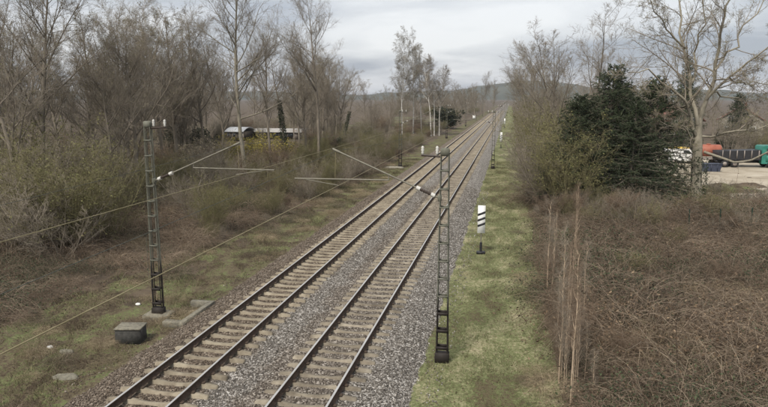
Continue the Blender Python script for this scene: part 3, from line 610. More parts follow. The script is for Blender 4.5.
# ------------------------------------------------------------------ left side
LT = 'bare trees left of the tracks'
hero('tree3', 6, 33, -45, 'bare tree at the left edge of the picture', group=LT)
hero('tree1', 37, 38, -60, 'dark curving trunk bare tree second from the left edge', group=LT, rz=1.0)
hero('tree0', 62, 46, 22, 'slender bare tree right of the dark curving trunk', group=LT)
hero('tree2', 92, 58, 5, 'upright bare tree above the olive thicket', group=LT, wide=1.2)
hero('tree0', 116, 61, 8, 'bare tree just left of the top of the left mast', group=LT)
hero('tree3', 143, 56, 28, 'bare tree directly behind the left mast', group=LT)
hero('tree1', 165, 60, 4, 'thick dark bare trunk right behind the left mast', group=LT, wide=1.1)
hero('tree2', 178, 63, 8, 'thick dark bare trunk, right one of the close pair behind the left mast', group=LT, wide=1.2)
hero('tree0', 205, 68, 12, 'bare tree between the close pair and the pale straight trunk', group=LT)
hero('pale', 245, 57, -55, 'tall bare tree with pale straight trunk in front of the sheds', group=LT)
hero('tree3', 222, 74, 25, 'thin bare tree just left of the pale straight trunk', group=LT)
hero('tree1', 270, 72, 25, 'leaning bare tree right of the pale straight trunk', group=LT, tilt=(0, -.12))
hero('ivytree', 285, 76, 42, 'ivy-wrapped bare tree right of the sheds', group=LT)
hero('tree0', 300, 88, 48, 'bare tree between the ivy-wrapped trunk and the round-crowned tree', group=LT)
hero('round', 319, 76, -8, 'tall round-crowned bare tree above the cantilever tip', group=LT)
hero('ivytree', 342, 97, 76, 'leaning trunk wrapped in dark ivy right of the round-crowned tree', group=LT, tilt=(0, .16), rz=0)
hero('wispy', 372, 112, 92, 'small bare tree left of the birches', group=LT)
hero('wispy', 388, 120, 88, 'small bare tree nearest the birches on their left', group=LT)
for k, px_, Y, ty, tl, lab in (('birch', 402, 138, 33, 0, 'leftmost and tallest birch of the clump'), ('birch', 413, 143, 42, .02, 'second birch from the left in the clump'), ('birch', 421, 146, 50, -.02, 'third birch from the left in the clump'),
        ('birch2', 431, 138, 60, -.07, 'birch leaning left in the clump'), ('birch2', 434, 140, 55, .01, 'white-stemmed birch beside the leaning one'), ('birch2', 439, 141, 66, .0, 'rightmost white-stemmed birch of the clump')):
    hero(k, px_, Y, ty, lab, 'birch_tree', 'tree', 'birch clump left of the tracks', tilt=(0, tl), wide=.9)
hero('multi', 462, 235, 82, 'far bare tree right of the birches', group=LT); hero('round', 483, 300, 73, 'far tall bare tree where the left tree line ends', group=LT, wide=.8)
hero('tree0', 474, 280, 84, 'far bare tree between the birches and the end of the tree line', group=LT); hero('tree2', 492, 360, 80, 'farthest bare tree on the left of the tracks', group=LT)
shedview = lambda x, y: not (62 < y < 112 and aty(208, 150, y)[0] < x < aty(306, 150, y)[0])
lk = lambda x, y: x < -20-.10*max(0, y-60) if y < 140 else x < -17
GW = 'bare trees deep in the left wood'
scatter(['tree0', 'tree1', 'tree2', 'tree3', 'multi'], 34, (-95, -26), (82, 165), (11, 17), 'bare grey tree deep in the wood left of the tracks', 'bare_tree', 'tree', GW, lambda x, y: x < -30-.06*(y-80) and (y > 125 or shedview(x, y)))
scatter(['tree0', 'tree1', 'tree3', 'multi'], 16, (-56, -26), (36, 64), (11, 17), 'bare tree in the near wood on the left', 'bare_tree', 'tree', 'bare trees of the near left wood', lambda x, y: abs(aty(245, 150, y)[0]-x) > 3 and x < aty(150, 150, y)[0])
scatter(['multi', 'tree0', 'wispy'], 34, (-50, -16.5), (165, 430), (9, 15), 'distant bare tree along the left of the line', 'bare_tree', 'tree', 'distant trees along the left of the line')
scatter(['tree0', 'tree2', 'tree3', 'wispy'], 15, (-46, -24), (62, 112), (9, 15), 'slim bare tree in the middle of the left wood', 'bare_tree', 'tree', 'slim trees in the middle of the left wood', lambda x, y: x < -23-.09*(y-60) and shedview(x, y))
GS = 'olive shrubs of the thicket left of the mast'
for px_, Y, ty, k in ((-6, 27, 165, 'sh_brown'), (22, 28, 150, 'sh_olive2'), (48, 27, 172, 'sh_brown'), (74, 29, 150, 'sh_olive'), (98, 31, 160, 'sh_olive2'), (10, 33, 125, 'sh_grey'), (40, 34, 132, 'sh_brown'), (68, 35, 125, 'sh_olive'), (93, 37, 135, 'sh_grey'), (116, 39, 150, 'sh_olive2'), (-20, 36, 110, 'sh_olive'), (28, 41, 112, 'sh_grey'), (82, 43, 120, 'sh_grey')):
    hero(k, px_, Y, ty, 'dense olive-twigged shrub in the thicket at the left edge', 'shrub', 'shrub', GS, wide=1.25)
x_, y_ = spots(210, (-62, -18), (42, 150), pr, lambda x, y: lk(x, y) and shedview(x, y)); UNDER = [('undergrowth', ['sh_brown', 'sh_grey', 'sh_olive2', 'sh_red'], x_, y_, (1.8, 4.4), 'mass of bare brown undergrowth beneath the trees left of the tracks')]
scatter(['sh_brown', 'sh_red', 'sh_olive2', 'sh_grey'], 40, (-24, -15.2), (60, 180), (1.0, 2.6), 'low bare shrub on the left trackside slope', 'shrub', 'shrub', 'low shrubs on the left trackside slope')
x_, y_ = spots(150, (-30, -14.9), (33, 112), pr, lambda x, y: x < vergeL(np.array(float(y)))-.2); UNDER.append(('slope_scrub', ['sh_grey', 'sh_brown', 'sh_olive2', 'sh_olive', 'sh_red'], x_, y_, (1.0, 2.3), 'tangled grey-brown scrub covering the slope left of the tracks'))
x_, y_ = spots(50, (-60, -17), (150, 420), pr, lambda x, y: not (170 < y < 262 and x < -22)); UNDER.append(('far_scrub', ['sh_grey', 'sh_brown', 'sh_olive2'], x_, y_, (3, 6.5), 'far-off scrub along the left of the line'))
for px_, Y, ty, k, lab in ((236, 74, 136, 'sh_yellow', 'yellow flowering shrub left of the pale straight trunk'), (264, 74, 134, 'sh_yellow', 'yellow flowering shrub right of the pale straight trunk'), (279, 79, 139, 'sh_yellow', 'smaller yellow flowering shrub under the ivy-wrapped tree'), (191, 66, 137, 'sh_cream', 'cream-tufted shrub right of the left mast'), (212, 72, 138, 'sh_olive2', 'olive shrub left of the yellow flowering shrubs'), (332, 90, 138, 'sh_green', 'dark green ivy bush at the foot of the round-crowned tree'), (190, 70, 128, 'sh_green', 'dark evergreen bush behind the cream-tufted shrub'), (447, 172, 107, 'sh_green', 'tall dark evergreen right of the birches')):
    hero(k, px_, Y, ty, lab, 'shrub', 'shrub', wide=1.3)

# ------------------------------------------------------------------ right side
# the big spreading tree, limbs laid out from the photograph at the trunk's distance
def resample(pts, k=10):
    pts = np.array(pts); s = np.concatenate([[0], np.cumsum(np.linalg.norm(np.diff(pts, axis=0), axis=1))]); u = np.linspace(0, s[-1], k+1); return np.stack([np.interp(u, s, pts[:, i]) for i in range(3)], -1), s[-1]
def big_tree():
    r = np.random.default_rng(5); Y = 52.0; base = aty(697, 205, Y); base[2] = float(ground(base[0], Y))
    def lim(pp): return resample([aty(x, y, Y+dy)-base for x, y, dy in pp])
    trunk, _ = lim([(697, 207, 0), (696, 185, 0), (697, 160, 0), (698, 132, 0), (700, 118, .2)])
    Ls = [lim(q) for q in ([(697, 138, 0), (687, 104, -1), (668, 82, -2), (645, 66, -3), (628, 72, -4)], [(698, 125, 0), (691, 82, .6), (686, 45, 1), (681, 8, 1.6), (672, -32, 2)], [(700, 120, .2), (711, 90, 0), (717, 60, -.5), (723, 20, -1), (738, -28, -2)],
        [(706, 100, 0), (730, 76, -1), (752, 60, -2), (776, 40, -3), (800, 22, -4)], [(699, 136, 0), (724, 133, -1), (752, 129, -2), (790, 120, -3)], [(694, 143, 0), (682, 130, -1), (671, 124, -1.6), (655, 122, -2)],
        [(690, 85, .5), (700, 50, 2), (705, 20, 3), (700, -20, 4)], [(715, 70, -.3), (738, 40, 1), (757, 10, 2), (772, -25, 3)], [(688, 105, -.8), (672, 110, 1), (652, 100, 3), (640, 96, 4)], [(686, 48, 1), (668, 30, 0), (655, 14, -1), (648, -8, -2)], [(729, 77, -1), (748, 85, 0), (768, 82, 1), (790, 88, 2)], [(711, 92, 0), (735, 100, 2), (756, 98, 4), (775, 104, 5)])]
    P = np.stack([q[0] for q in Ls]); Ln = np.array([q[1] for q in Ls]); P[:, 1:-1] += r.normal(0, .16, P[:, 1:-1].shape); R = radii(np.array([.14, .16, .18, .11, .09, .08, .10, .09, .08, .08, .06, .07]), 10, .18)
    RT0 = np.interp(np.arange(11), [0, 1, 7, 10], [.60, .42, .36, .20])[None]
    p, d, L1, ra, t, _ = kids(P, R, Ln, 13, .15, 1, 50, 16, .36, r); L1 = L1*(1.2-.6*t); P1 = poly(p, d, L1, 7, .35, .10, r); R1 = radii(np.clip(ra*.5, .014, .06), 7, .25)
    pc, tips = crown_from(P1, R1, L1, r, n=(8, 6, 4), rm=(.013, .008, .0065)); q = tips[r.random(len(tips)) < .25]; pc.append(leaves(q, r.uniform(.03, .05, len(q)), r, 1))
    t = thing('spreading_tree', 'big spreading bare tree with thick trunk right of the dark spruces', 'tree', base)
    obj('trunk', [tubes(trunk[None], RT0, 12), tubes(P, R, 8)], M['bark_pale'], t, True); obj('crown', [tubes(P1, R1, 5)]+pc, [M['twig'], M['bud']], t)
    fl = resample([aty(x, y, Y+dy)-base for x, y, dy in ((704, 152, -.2), (722, 158, -1), (736, 163, -1.6), (752, 160, -2), (770, 151, -2.4), (785, 147, -3))])[0]
    obj('broken_limb', [tubes(fl[None], radii(np.array([.11]), 10, .5), 7)], M['bark_pale'], t, True)
    m_ = 1500; an = r.uniform(0, 6.28, m_); h = r.random(m_)**1.5*4.5; rr = .46+r.gamma(2, .04, m_); obj('ivy', [leaves(np.stack([np.cos(an)*rr, np.sin(an)*rr, h], -1), r.uniform(.05, .09, m_), r)], M['ivy'], t)
big_tree()
SG = 'dark spruces right of the tracks'
for k, px_, Y, ty, wd, lab in (('spruce0', 604, 51, 63, 1.12, 'tallest dark spruce of the group beside the big bare tree'), ('spruce1', 653, 52, 74, 1.0, 'dark spruce nearest the big bare tree'), ('spruce1', 578, 50, 92, 1.1, 'leftmost dark spruce of the group'), ('spruce0', 632, 49, 96, 1.12, 'short dark spruce at the front of the group'), ('spruce1', 618, 54, 80, 1.1, 'dark spruce behind the tallest one')):
    hero(k, px_, Y, ty, lab, 'spruce_tree', 'tree', SG, wide=wd)
hero('spruce0', 683, 118, 56, 'tall narrow spruce behind the big bare tree', 'spruce_tree', 'tree', wide=.7)
hero('spruce1', 735, 130, 92, 'distant spruce behind the yard', 'spruce_tree', 'tree', wide=.9)
RG = 'bare trees right of the tracks'
hero('fan', 573, 60, 7, 'tall slender multi-stemmed bare tree left of the spruces', group=RG, wide=1.45); hero('multi', 553, 70, 34, 'bare tree left of the tall slender multi-stemmed one', group=RG); hero('fan', 594, 70, 30, 'slender bare tree just behind the tallest spruce', group=RG)
hero('round', 532, 92, 48, 'bare tree nearest the far end of the grass strip', group=RG); hero('multi', 542, 80, 46, 'bare tree in the right hedge before the far end of the strip', group=RG); hero('tree3', 524, 125, 58, 'bare tree far along the right hedge', group=RG)
scatter(['multi', 'tree0', 'wispy'], 24, (4, 28), (125, 430), (9, 14), 'distant bare tree along the right of the line', 'bare_tree', 'tree', 'distant trees along the right of the line', lambda x, y: x > 3.5+.01*y)
scatter(['tree0', 'tree1', 'tree3', 'multi'], 22, (22, 105), (108, 190), (9, 15), 'bare tree behind the yard on the right', 'bare_tree', 'tree', 'bare trees behind the yard')
scatter(['sh_olive2', 'sh_grey', 'sh_olive', 'sh_brown', 'sh_grey'], 100, (2.6, 11), (46, 135), (3.5, 8), 'olive-brown shrub in the hedge right of the grass strip', 'shrub', 'shrub', 'hedge shrubs right of the grass strip', lambda x, y: x > 2.7+.012*(y-50) and not (y < 62 and x > 6.2))
scatter(['sh_brown', 'sh_olive2', 'sh_red'], 14, (2.0, 4.2), (40, 110), (1.0, 2.3), 'low shrub at the edge of the grass strip', 'shrub', 'shrub', 'low shrubs at the edge of the grass strip')
x_, y_ = spots(34, (4, 40), (135, 420), pr, lambda x, y: x > 3.5+.008*y); UNDER.append(('far_scrub', ['sh_grey', 'sh_brown', 'sh_olive2'], x_, y_, (4, 7.5), 'far-off scrub along the right of the line'))
for px_, Y, ty, k in ((713, 60, 178, 'sh_brown'), (728, 58, 184, 'sh_olive2'), (744, 59, 186, 'sh_brown'), (760, 57, 182, 'sh_brown'), (685, 62, 165, 'sh_grey'), (672, 60, 160, 'sh_olive2'), (703, 56, 190, 'sh_red'), (720, 64, 176, 'sh_grey')): hero(k, px_, Y, ty, 'bare shrub screening the near edge of the yard', 'shrub', 'shrub', 'shrubs screening the yard', wide=1.2)
x_, y_ = spots(60, (18, 105), (100, 135), pr); UNDER.append(('undergrowth', ['sh_grey', 'sh_olive2', 'sh_brown', 'sh_green'], x_, y_, (2.5, 5), 'scrub behind the sandy yard'))
scatter(['sh_brown', 'sh_red', 'sh_olive2', 'sh_grey'], 34, (3.5, 15), (40.5, 47), (1.3, 2.5), 'bare shrub in front of the dark spruces', 'shrub', 'shrub', 'shrubs in front of the spruces')
scatter(['sh_brown', 'sh_red', 'sh_olive2'], 14, (13, 24), (41, 52), (1.0, 1.7), 'bare shrub between the brambles and the yard', 'shrub', 'shrub', 'shrubs between the brambles and the yard')
for k, px_, by, ty, lab in (('sapling', 559, 290, 203, 'pale sapling farthest back at the edge of the brambles'), ('sapling2', 570, 385, 272, 'thin pale sapling left of the tallest one at the strip edge'), ('sapling', 583, 409, 234, 'tallest pale sapling beside the grass strip'), ('sapling2', 597, 382, 318, 'short pale sapling right of the tallest one'), ('sapling2', 606, 405, 345, 'short pale sapling nearest the viewer'), ('sapling', 577, 330, 240, 'thin sapling behind the tallest pale one'), ('sapling2', 566, 345, 262, 'thin sapling among the strip-edge twigs')):
    g = gz(px_, by); hero(k, px_, g[1], ty, lab, 'sapling', 'sapling', 'pale saplings beside the grass strip', rz=None)
sp_ = np.random.default_rng(6)
for i in range(16):
    by = sp_.uniform(285, 405); px_ = 556+(by-285)*.24+sp_.uniform(-8, 26); g = gz(px_, by); hero(['sapling', 'sapling2'][i % 2], px_, g[1], by-sp_.uniform(60, 120), 'thin leafless rod among the pale saplings by the grass strip', 'sapling', 'sapling', 'thin rods among the saplings', wide=.8)
for px_, by, ty in ((556, 330, 278), (575, 372, 300), (592, 350, 275), (548, 290, 245), (565, 300, 240)):
    g = gz(px_, by); hero('sh_fine', px_, g[1], ty, 'fine reddish twigged shrub among the saplings', 'shrub', 'shrub', 'reddish shrubs among the saplings', wide=.7)

# ------------------------------------------------------------------ ground cover: brambles, grass
def canes(n, sampler, r, Lr, rad, k=5, mound=.4, flat_=.0):
    x, y = sampler(n); n = len(x); mo = mound*(.5+.5*wob(x, y, 2.3, 8)); z = ground(x, y)-.02; a = r.uniform(0, 6.28, n); e = r.uniform(.25, 1.6, n)
    Ln = r.uniform(*Lr, n)*(.7+mo); P = poly(np.stack([x, y, z+mo*r.random(n)], -1), np.stack([np.cos(a), np.sin(a), e], -1), Ln, k, -1.9, .20, r)
    P[:, :, 2] = np.maximum(P[:, :, 2], ground(P[:, :, 0], P[:, :, 1])+.01)
    return tubes(P, radii(r.uniform(*rad, n), k, .4), 3), np.repeat(np.clip(r.normal(.5, .22, n), 0, 1), (k+1)*3), P
def cover(n, sampler, r, size, hr, patch):
    x, y = sampler(n); n = len(x); pv = wob(x, y, 1.1, 11)+.6*wob(x, y, 3.2, 4)+r.normal(0, .25, n); gm = pv > patch
    p = np.stack([x, y, ground(x, y)+r.random(n)**1.3*hr*(.55+.5*wob(x, y, 2.3, 8))+.03], -1); s = r.uniform(*size, n)
    return p, s, gm
def mound(seed, n, green, L_=(.9, 2.0), rad=(.0023, .0046), nl=2600, straw=False):
    r = np.random.default_rng(seed); a = r.uniform(0, 6.28, n); q = .95*np.sqrt(r.random(n)); st = np.stack([np.cos(a)*q, np.sin(a)*q, r.uniform(-.1, .45, n)], -1); b = a+r.normal(0, 1.1, n)
    P = poly(st, np.stack([np.cos(b), np.sin(b), r.uniform(.5, 2.2, n)], -1), r.uniform(*L_, n), 6, -2.3, .17, r); P[:, :, 2] = np.maximum(P[:, :, 2], .02)
    R = radii(r.uniform(*rad, n), 6, .45); p, d, Ln, ra, t, _ = kids(P, R, np.full(n, .5), 6, .2, 1, 55, 15, .5, r); pc = [tubes(P, R, 3), cones(p, p+norm(d)*Ln[:, None], np.full(len(p), .0024))]
    tn = np.concatenate([np.repeat(np.clip(r.normal(.55, .25, n), 0, 1), 21), np.repeat(np.clip(r.normal(.5, .25, len(p)), 0, 1), 4)])
    i = r.integers(0, n, nl); j = r.integers(1, 7, nl); lp = P[i, j]+r.normal(0, .07, (nl, 3)); lv = leaves(lp, r.uniform(.016, .034, nl)*(1.2 if green else 1), r, 0, .3 if green else 0)
    return {'canes': mesh('canes', pc, M['straw' if straw else 'cane'], tone=tn), 'foliage': mesh('foliage', [lv], M['leaf_green' if green else 'leaf_dead'], tone=np.repeat(np.clip(r.normal(.5, .22, nl), 0, 1), 4))}
V['br0'] = (mound(91, 420, False), 1.2); V['br1'] = (mound(92, 520, False, (.7, 1.5), nl=1400), 1.0); V['br2'] = (mound(93, 260, True, nl=3400), 1.1); V['br4'] = (mound(95, 420, False, (.5, 1.2), (.003, .006), nl=200, straw=True), .8); V['br3'] = (mound(94, 360, False, (1.2, 2.6), (.0025, .005), nl=1500), 1.4)
def thicket(name, nc, nl, sampler, seed, Lr, rad, size, hr, patch, label):
    r = np.random.default_rng(seed); c, ct, P = canes(nc, lambda n: sampler(n, r), r, Lr, rad); p, s, gm = cover(nl, lambda n: sampler(n, r), r, size, hr, patch)
    a = leaves(p[~gm], s[~gm], r, 1); b = leaves(p[gm], s[gm]*1.25, r, 2, .4); t2 = np.repeat(np.clip(r.normal(.5, .22, len(p)), 0, 1), 4)
    tag(obj(name, [c, a, b], [M['cane'], M['leaf_dead'], M['leaf_green']], tone=np.concatenate([ct, t2])), label, 'brambles', kind='stuff')
def samp_right(n, r):
    y = 11+(r.random(int(n*1.6))**1.45)*43; x = r.uniform(1.2, 26, len(y)); k = (x > pathR(y)-.25+.35*r.random(len(y))) & (x < 5+.42*y); return x[k][:n], y[k][:n]
thicket('bramble_thicket', 4200, 22000, samp_right, 21, (.6, 1.7), (.0025, .005), (.02, .045), 1.0, .42, 'tangled brown brambles with dark green patches right of the grass strip')
def samp_left(n, r):
    y = 14+(r.random(int(n*2))**1.3)*95; x = r.uniform(-34, -12.6, len(y)); k = (x < vergeL(y)+.9*r.random(len(y))+.4) & (x > -23-.12*y); return x[k][:n], y[k][:n]
thicket('bramble_scrub', 3500, 16000, samp_left, 22, (.7, 1.9), (.005, .010), (.03, .06), 1.0, .5, 'brown bramble scrub on the slope left of the tracks')
def samp_path(n, r):
    y = 11+(r.random(n)**1.7)*75; x = pathL(y)-.1+(pathR(y)+.5-pathL(y))*r.random(n); k = (x > -2.35+.25*wob(x, y, .6, 3)) | (r.random(n) < .18); return x[k], y[k]
def samp_verge(n, r):
    y = 12+(r.random(n)**1.7)*75; vl = vergeL(y)-.5; x = vl+(-11.6-vl)*r.random(n); k = (wob(x, y, 1.2, 9) > -.35) & (x < -11.7-.4*r.random(n)); return x[k], y[k]
def evenly(sampler, dmin):
    def f(n, r):
        x, y = sampler(n*6, r); kx = []; ky = []
        for a, b in zip(x, y):
            if all((a-c)**2+(b-d)**2 > (dmin*(.8+b*.008))**2 for c, d in zip(kx, ky)): kx.append(a); ky.append(b)
            if len(kx) == n: break
        return np.array(kx), np.array(ky)
    return f
def off_right(n, r): x, y = samp_right(n, r); k = x > pathR(y)+.75; return x[k], y[k]
for k, px_, by, h, lab in (('br2', 646, 338, 1.1, 'dark green bramble clump in the middle of the brown thicket'), ('br2', 745, 395, 1.2, 'dark green bramble clump at the lower right corner'), ('br2', 622, 262, 1.2, 'dark green bramble clump behind the saplings'), ('br2', 560, 262, .9, 'dark bramble clump at the far edge of the grass strip'),
        ('br3', 705, 345, .9, 'straw-coloured collapsed bramble bush near the lower right'), ('br0', 680, 262, 1.3, 'tall brown bramble bush in front of the fence'), ('br4', 720, 300, .8, 'straw-coloured tussock among the brambles at the right edge'), ('br1', 655, 385, .9, 'low brown bramble bush at the bottom right of the saplings')):
    g = gz(px_, by); s_ = h/V[k][1]; place('bramble_bush', V[k][0], (g[0], g[1], float(ground(g[0], g[1]))-.05), (s_*1.3, s_*1.3, s_), px_*.1, lab, 'bramble', 'bramble bushes that stand out of the thicket')
mr_ = np.random.default_rng(41); x_, y_ = evenly(off_right, .9)(250, mr_); mass('bramble_mass', ['br0', 'br1', 'br3', 'br2', 'br1', 'br2', 'br4'], x_, y_, mr_.gamma(6, .165, len(x_)).clip(.5, 1.6)*np.clip(.35+.4*(x_-pathR(y_)), .6, 1)*(1+.2*sstep(28, 46, y_)), mr_, 'dense brown bramble thicket right of the grass strip', 'brambles')
x_, y_ = evenly(off_right, 1.6)(60, mr_); k_ = x_ > pathR(y_)+1.6; mass('bank_scrub', ['sh_brown', 'sh_fine', 'sh_red', 'sh_olive2', 'sh_green'], x_[k_], y_[k_], mr_.uniform(.5, 1.25, int(k_.sum())), mr_, 'low bare scrub growing through the brambles right of the grass strip', 'scrub', .05, (1, 1.5))
def off_left(n, r): x, y = samp_left(n, r); k = x < vergeL(y)-.3; return x[k], y[k]
x_, y_ = evenly(off_left, 1.2)(240, mr_); mass('bramble_mass', ['br0', 'br1', 'br4', 'br3', 'br2', 'br2'], x_, y_, mr_.uniform(.6, 1.3, len(x_))*np.clip(.45+.25*(vergeL(y_)-x_), .5, 1), mr_, 'dense brown bramble thicket on the slope left of the tracks', 'brambles')
x_, y_ = samp_verge(130, mr_); mass('low_weeds', ['br1', 'br4', 'br4', 'br2'], x_, y_, mr_.uniform(.15, .42, len(x_)), mr_, 'low weeds and dead stalks on the left verge', 'weeds', .02, (1, 1.8))
x_, y_ = samp_path(70, mr_); k_ = (x_ > pathR(y_)-1.1) & (y_ < 60); mass('low_weeds', ['br1', 'br4', 'br2'], x_[k_], y_[k_], mr_.uniform(.15, .4, int(k_.sum())), mr_, 'low weeds along the edge of the grass strip', 'weeds', .02, (1, 1.8))
for nm, ks, x_, y_, hr_, lab in UNDER: mass(nm, ks, x_, y_, mr_.uniform(*hr_, len(x_)), mr_, lab, 'scrub')
def grass(name, n, sampler, mt, seed, hr, wr, label):
    r = np.random.default_rng(seed); x, y = sampler(n, r); n = len(x); z = ground(x, y)+.02; a = r.uniform(0, 6.28, n); tus = np.clip(.5+.9*wob(x, y, .28, 6)*.6+.5*wob(x, y, 1.3, 2), .25, 1.5); h = r.uniform(*hr, n)*tus*np.where(r.random(n) < .02, 2.4, 1); w_ = r.uniform(*wr, n)*(1+.02*(y-12)); ln = r.normal(0, .6, (n, 2))*h[:, None]
    A = np.stack([x-np.cos(a)*w_, y-np.sin(a)*w_, z], -1); B = np.stack([x+np.cos(a)*w_, y+np.sin(a)*w_, z], -1); C = np.stack([x+ln[:, 0], y+ln[:, 1], z+h], -1)
    tag(obj(name, [(np.stack([A, B, C], 1).reshape(-1, 3), np.arange(3*n).reshape(-1, 3))], mt, tone=np.repeat(r.random(n), 3)), label, 'grass', kind='stuff')
grass('strip_grass', 135000, samp_path, M['blade'], 31, (.06, .20), (.003, .007), 'short straw and green grass on the strip right of the tracks')
grass('verge_grass', 115000, samp_verge, M['vblade'], 32, (.06, .26), (.004, .008), 'patchy rough grass on the verge left of the tracks')

def litter(name, n, sampler, seed, label):
    r = np.random.default_rng(seed); x, y = sampler(n, r); n = len(x); z = ground(x, y)+.05; p = np.stack([x, y, z], -1); k = n//3
    a = r.uniform(0, 6.28, k); q = p[:k]; e = q+np.stack([np.cos(a), np.sin(a), r.normal(.05, .15, k)], -1)*r.uniform(.08, .35, k)[:, None]; c = cones(q, e, r.uniform(.002, .004, k)); lf = leaves(p[k:], r.uniform(.015, .035, n-k), r, 1, .6)
    tag(obj(name, [c, lf], [M['straw'], M['leaf_dead']], tone=np.concatenate([np.repeat(r.random(k), 4), np.repeat(r.random(n-k), 4)])), label, 'litter', kind='stuff')
litter('leaf_litter', 16000, samp_path, 51, 'dead leaves and straws on the grass strip'); litter('leaf_litter', 16000, samp_verge, 52, 'dead leaves and straws on the left verge')

# ------------------------------------------------------------------ yard, vehicles, buildings, fence
YZ = -1.515
def at_yard(x, y): g = gz(x, y, YZ); return g
def wheel(parent, x, y, r_=.5, w_=.3):
    wv = obj('wheel', [lathe([(.0, -w_/2), (r_*.9, -w_/2), (r_, -w_*.35), (r_, w_*.35), (r_*.9, w_/2), (0, w_/2)], 16, 0, (0, 0, 0), 1)], M['tyre'], parent); wv.location = (x, y, r_)
    obj('rim', [lathe([(0, -w_/2-.01), (r_*.55, -w_/2-.01), (r_*.55, w_/2+.01), (0, w_/2+.01)], 12, 0, (0, 0, 0), 1)], M['grey_paint'], wv)
g = at_yard(757, 167); PS = PSI
t = thing('truck', 'truck with teal cab and dark tipper body parked in the sandy yard', 'truck', (g[0], g[1], YZ), .05)
cabp = np.array([(0, .55), (0, 2.85), (.25, 3.0), (1.55, 3.0), (2.05, 1.85), (2.15, .55)])
def prism(pr_, y0, y1, m=0):
    n = len(pr_); Vv = np.concatenate([np.stack([pr_[:, 0], np.full(n, y), pr_[:, 1]], -1) for y in (y0, y1)]); T = [[0, i, i+1] for i in range(1, n-1)]+[[n, n+i+1, n+i] for i in range(1, n-1)]
    return [(Vv, np.array(T), m), (Vv, np.array([[i, i+n, (i+1) % n+n, (i+1) % n] for i in range(n)]), m)]
cb = obj('cab', prism(cabp, -1.2, 1.2), M['teal'], t); obj('side_window', prism(np.array([(.55, 1.75), (.55, 2.65), (1.45, 2.65), (1.8, 1.75)]), -1.215, -1.19), M['glass'], cb); obj('windscreen', prism(np.array([(1.62, 2.85), (1.64, 2.87), (2.04, 1.95), (2.02, 1.93)]), -1.05, 1.05), M['glass'], cb)
obj('bumper', [cbox((2.1, 0, .55), (.2, 2.4, .4), bev=.04)], M['grey_paint'], cb); obj('door', [cbox((1.05, -1.21, 1.25), (1.0, .02, .85))], M['teal'], cb)
obj('chassis', [cbox((-2.6, 0, .75), (5.6, .9, .3))], M['black_paint'], t); bdy = obj('tipper_body', prism(np.array([(-5.4, 1.05), (-5.5, 2.2), (-.15, 2.4), (-.15, 1.05)]), -1.22, 1.22), M['black_paint'], t)
for i in range(6): obj('rib', [cbox((-5.0+i*.92, -1.26, 1.8), (.1, .08, 1.1))], M['grey_paint'], bdy)
for x in (1.2, -3.3, -4.6):
    for y in (-1.05, 1.05): wheel(t, x, y)
g = at_yard(711, 166)
t = thing('tank_trailer', 'faded orange tank on a low grey trailer in the yard', 'trailer', (g[0], g[1]+2.0, YZ), .04)
obj('tank', [lathe([(0, -1.75), (.45, -1.72), (.8, -1.6), (.86, -1.5), (.86, 1.5), (.8, 1.6), (.45, 1.72), (0, 1.75)], 20, 0, (0, 0, 2.0), 0)], M['orange'], t, True)
for x in (-1, 1): obj('saddle', [cbox((x, 0, 1.12), (.25, 1.3, .35))], M['orange'], t)
obj('frame', [cbox((.2, 0, .85), (4.6, 1.6, .22))], M['grey_paint'], t); obj('manhole', flat([rod((0, 0, 2.8), (0, 0, 2.98), .28, 12)]), M['orange'], t)
for x in (-1.1, .9):
    for y in (-.85, .85): wheel(t, x, y, .38, .25)
g = at_yard(709, 171)
t = thing('skip', 'dark blue open skip in front of the orange tank', 'skip', (g[0], g[1], YZ), .03)
sk = np.array([(-1.05, 0), (-1.35, 1.0), (1.35, 1.0), (1.05, 0)]); obj('shell', prism(sk, -.75, .75)[1:]+prism(sk, -.75, -.72)[:1]+prism(sk, .72, .75)[:1], M['blue'], t); obj('rim', [cbox((0, -.76, .96), (2.8, .08, .09)), cbox((0, .76, .96), (2.8, .08, .09))], M['blue'], t)
for i in range(3): obj('rib', [cbox((-.75+i*.75, -.77, .48), (.08, .06, .85))], M['blue'], t)
g = at_yard(681, 163)
t = thing('van', 'white van with yellow roof stripe half hidden behind the big tree', 'van', (g[0], g[1], YZ), .1)
vb = np.array([(-2.2, .4), (-2.25, 2.0), (-2.05, 2.15), (.7, 2.15), (1.45, 1.35), (2.2, 1.15), (2.3, .4)]); vbo = obj('body', prism(vb, -.95, .95), M['white_paint'], t); obj('roof_stripe', [cbox((-.7, 0, 2.2), (2.8, 1.8, .22), bev=.05)], M['yellow'], t)
obj('window', prism(np.array([(-.1, 1.4), (-.1, 1.95), (.6, 1.95), (1.15, 1.4)]), -.965, -.94), M['glass'], vbo); obj('windscreen', prism(np.array([(.78, 2.1), (.80, 2.12), (1.46, 1.40), (1.44, 1.38)]), -.85, .85), M['glass'], vbo)
for x in (-1.4, 1.4):
    for y in (-.85, .85): wheel(t, x, y, .34, .22)
def heap(px_, py_, s, mt, lab, seed):
    r = np.random.default_rng(seed); g = at_yard(px_, py_); xs = np.linspace(-1, 1, 26); X, Yh = np.meshgrid(xs, xs); R_ = np.sqrt(X**2+Yh**2); Z = np.clip(1-R_, 0, 1)**.8*(1+.35*wob(X, Yh, .3, seed))+r.normal(0, .02, X.shape)*(R_ < 1)
    i = np.arange(25)[:, None]*26+np.arange(25)[None]; o = obj('soil_heap', [(np.stack([X*s[0], Yh*s[1], Z*s[2]-.12], -1).reshape(-1, 3), np.stack([i, i+1, i+27, i+26], -1).reshape(-1, 4))], M[mt], smooth=False); o.location = (g[0], g[1], YZ); tag(o, lab, 'heap')
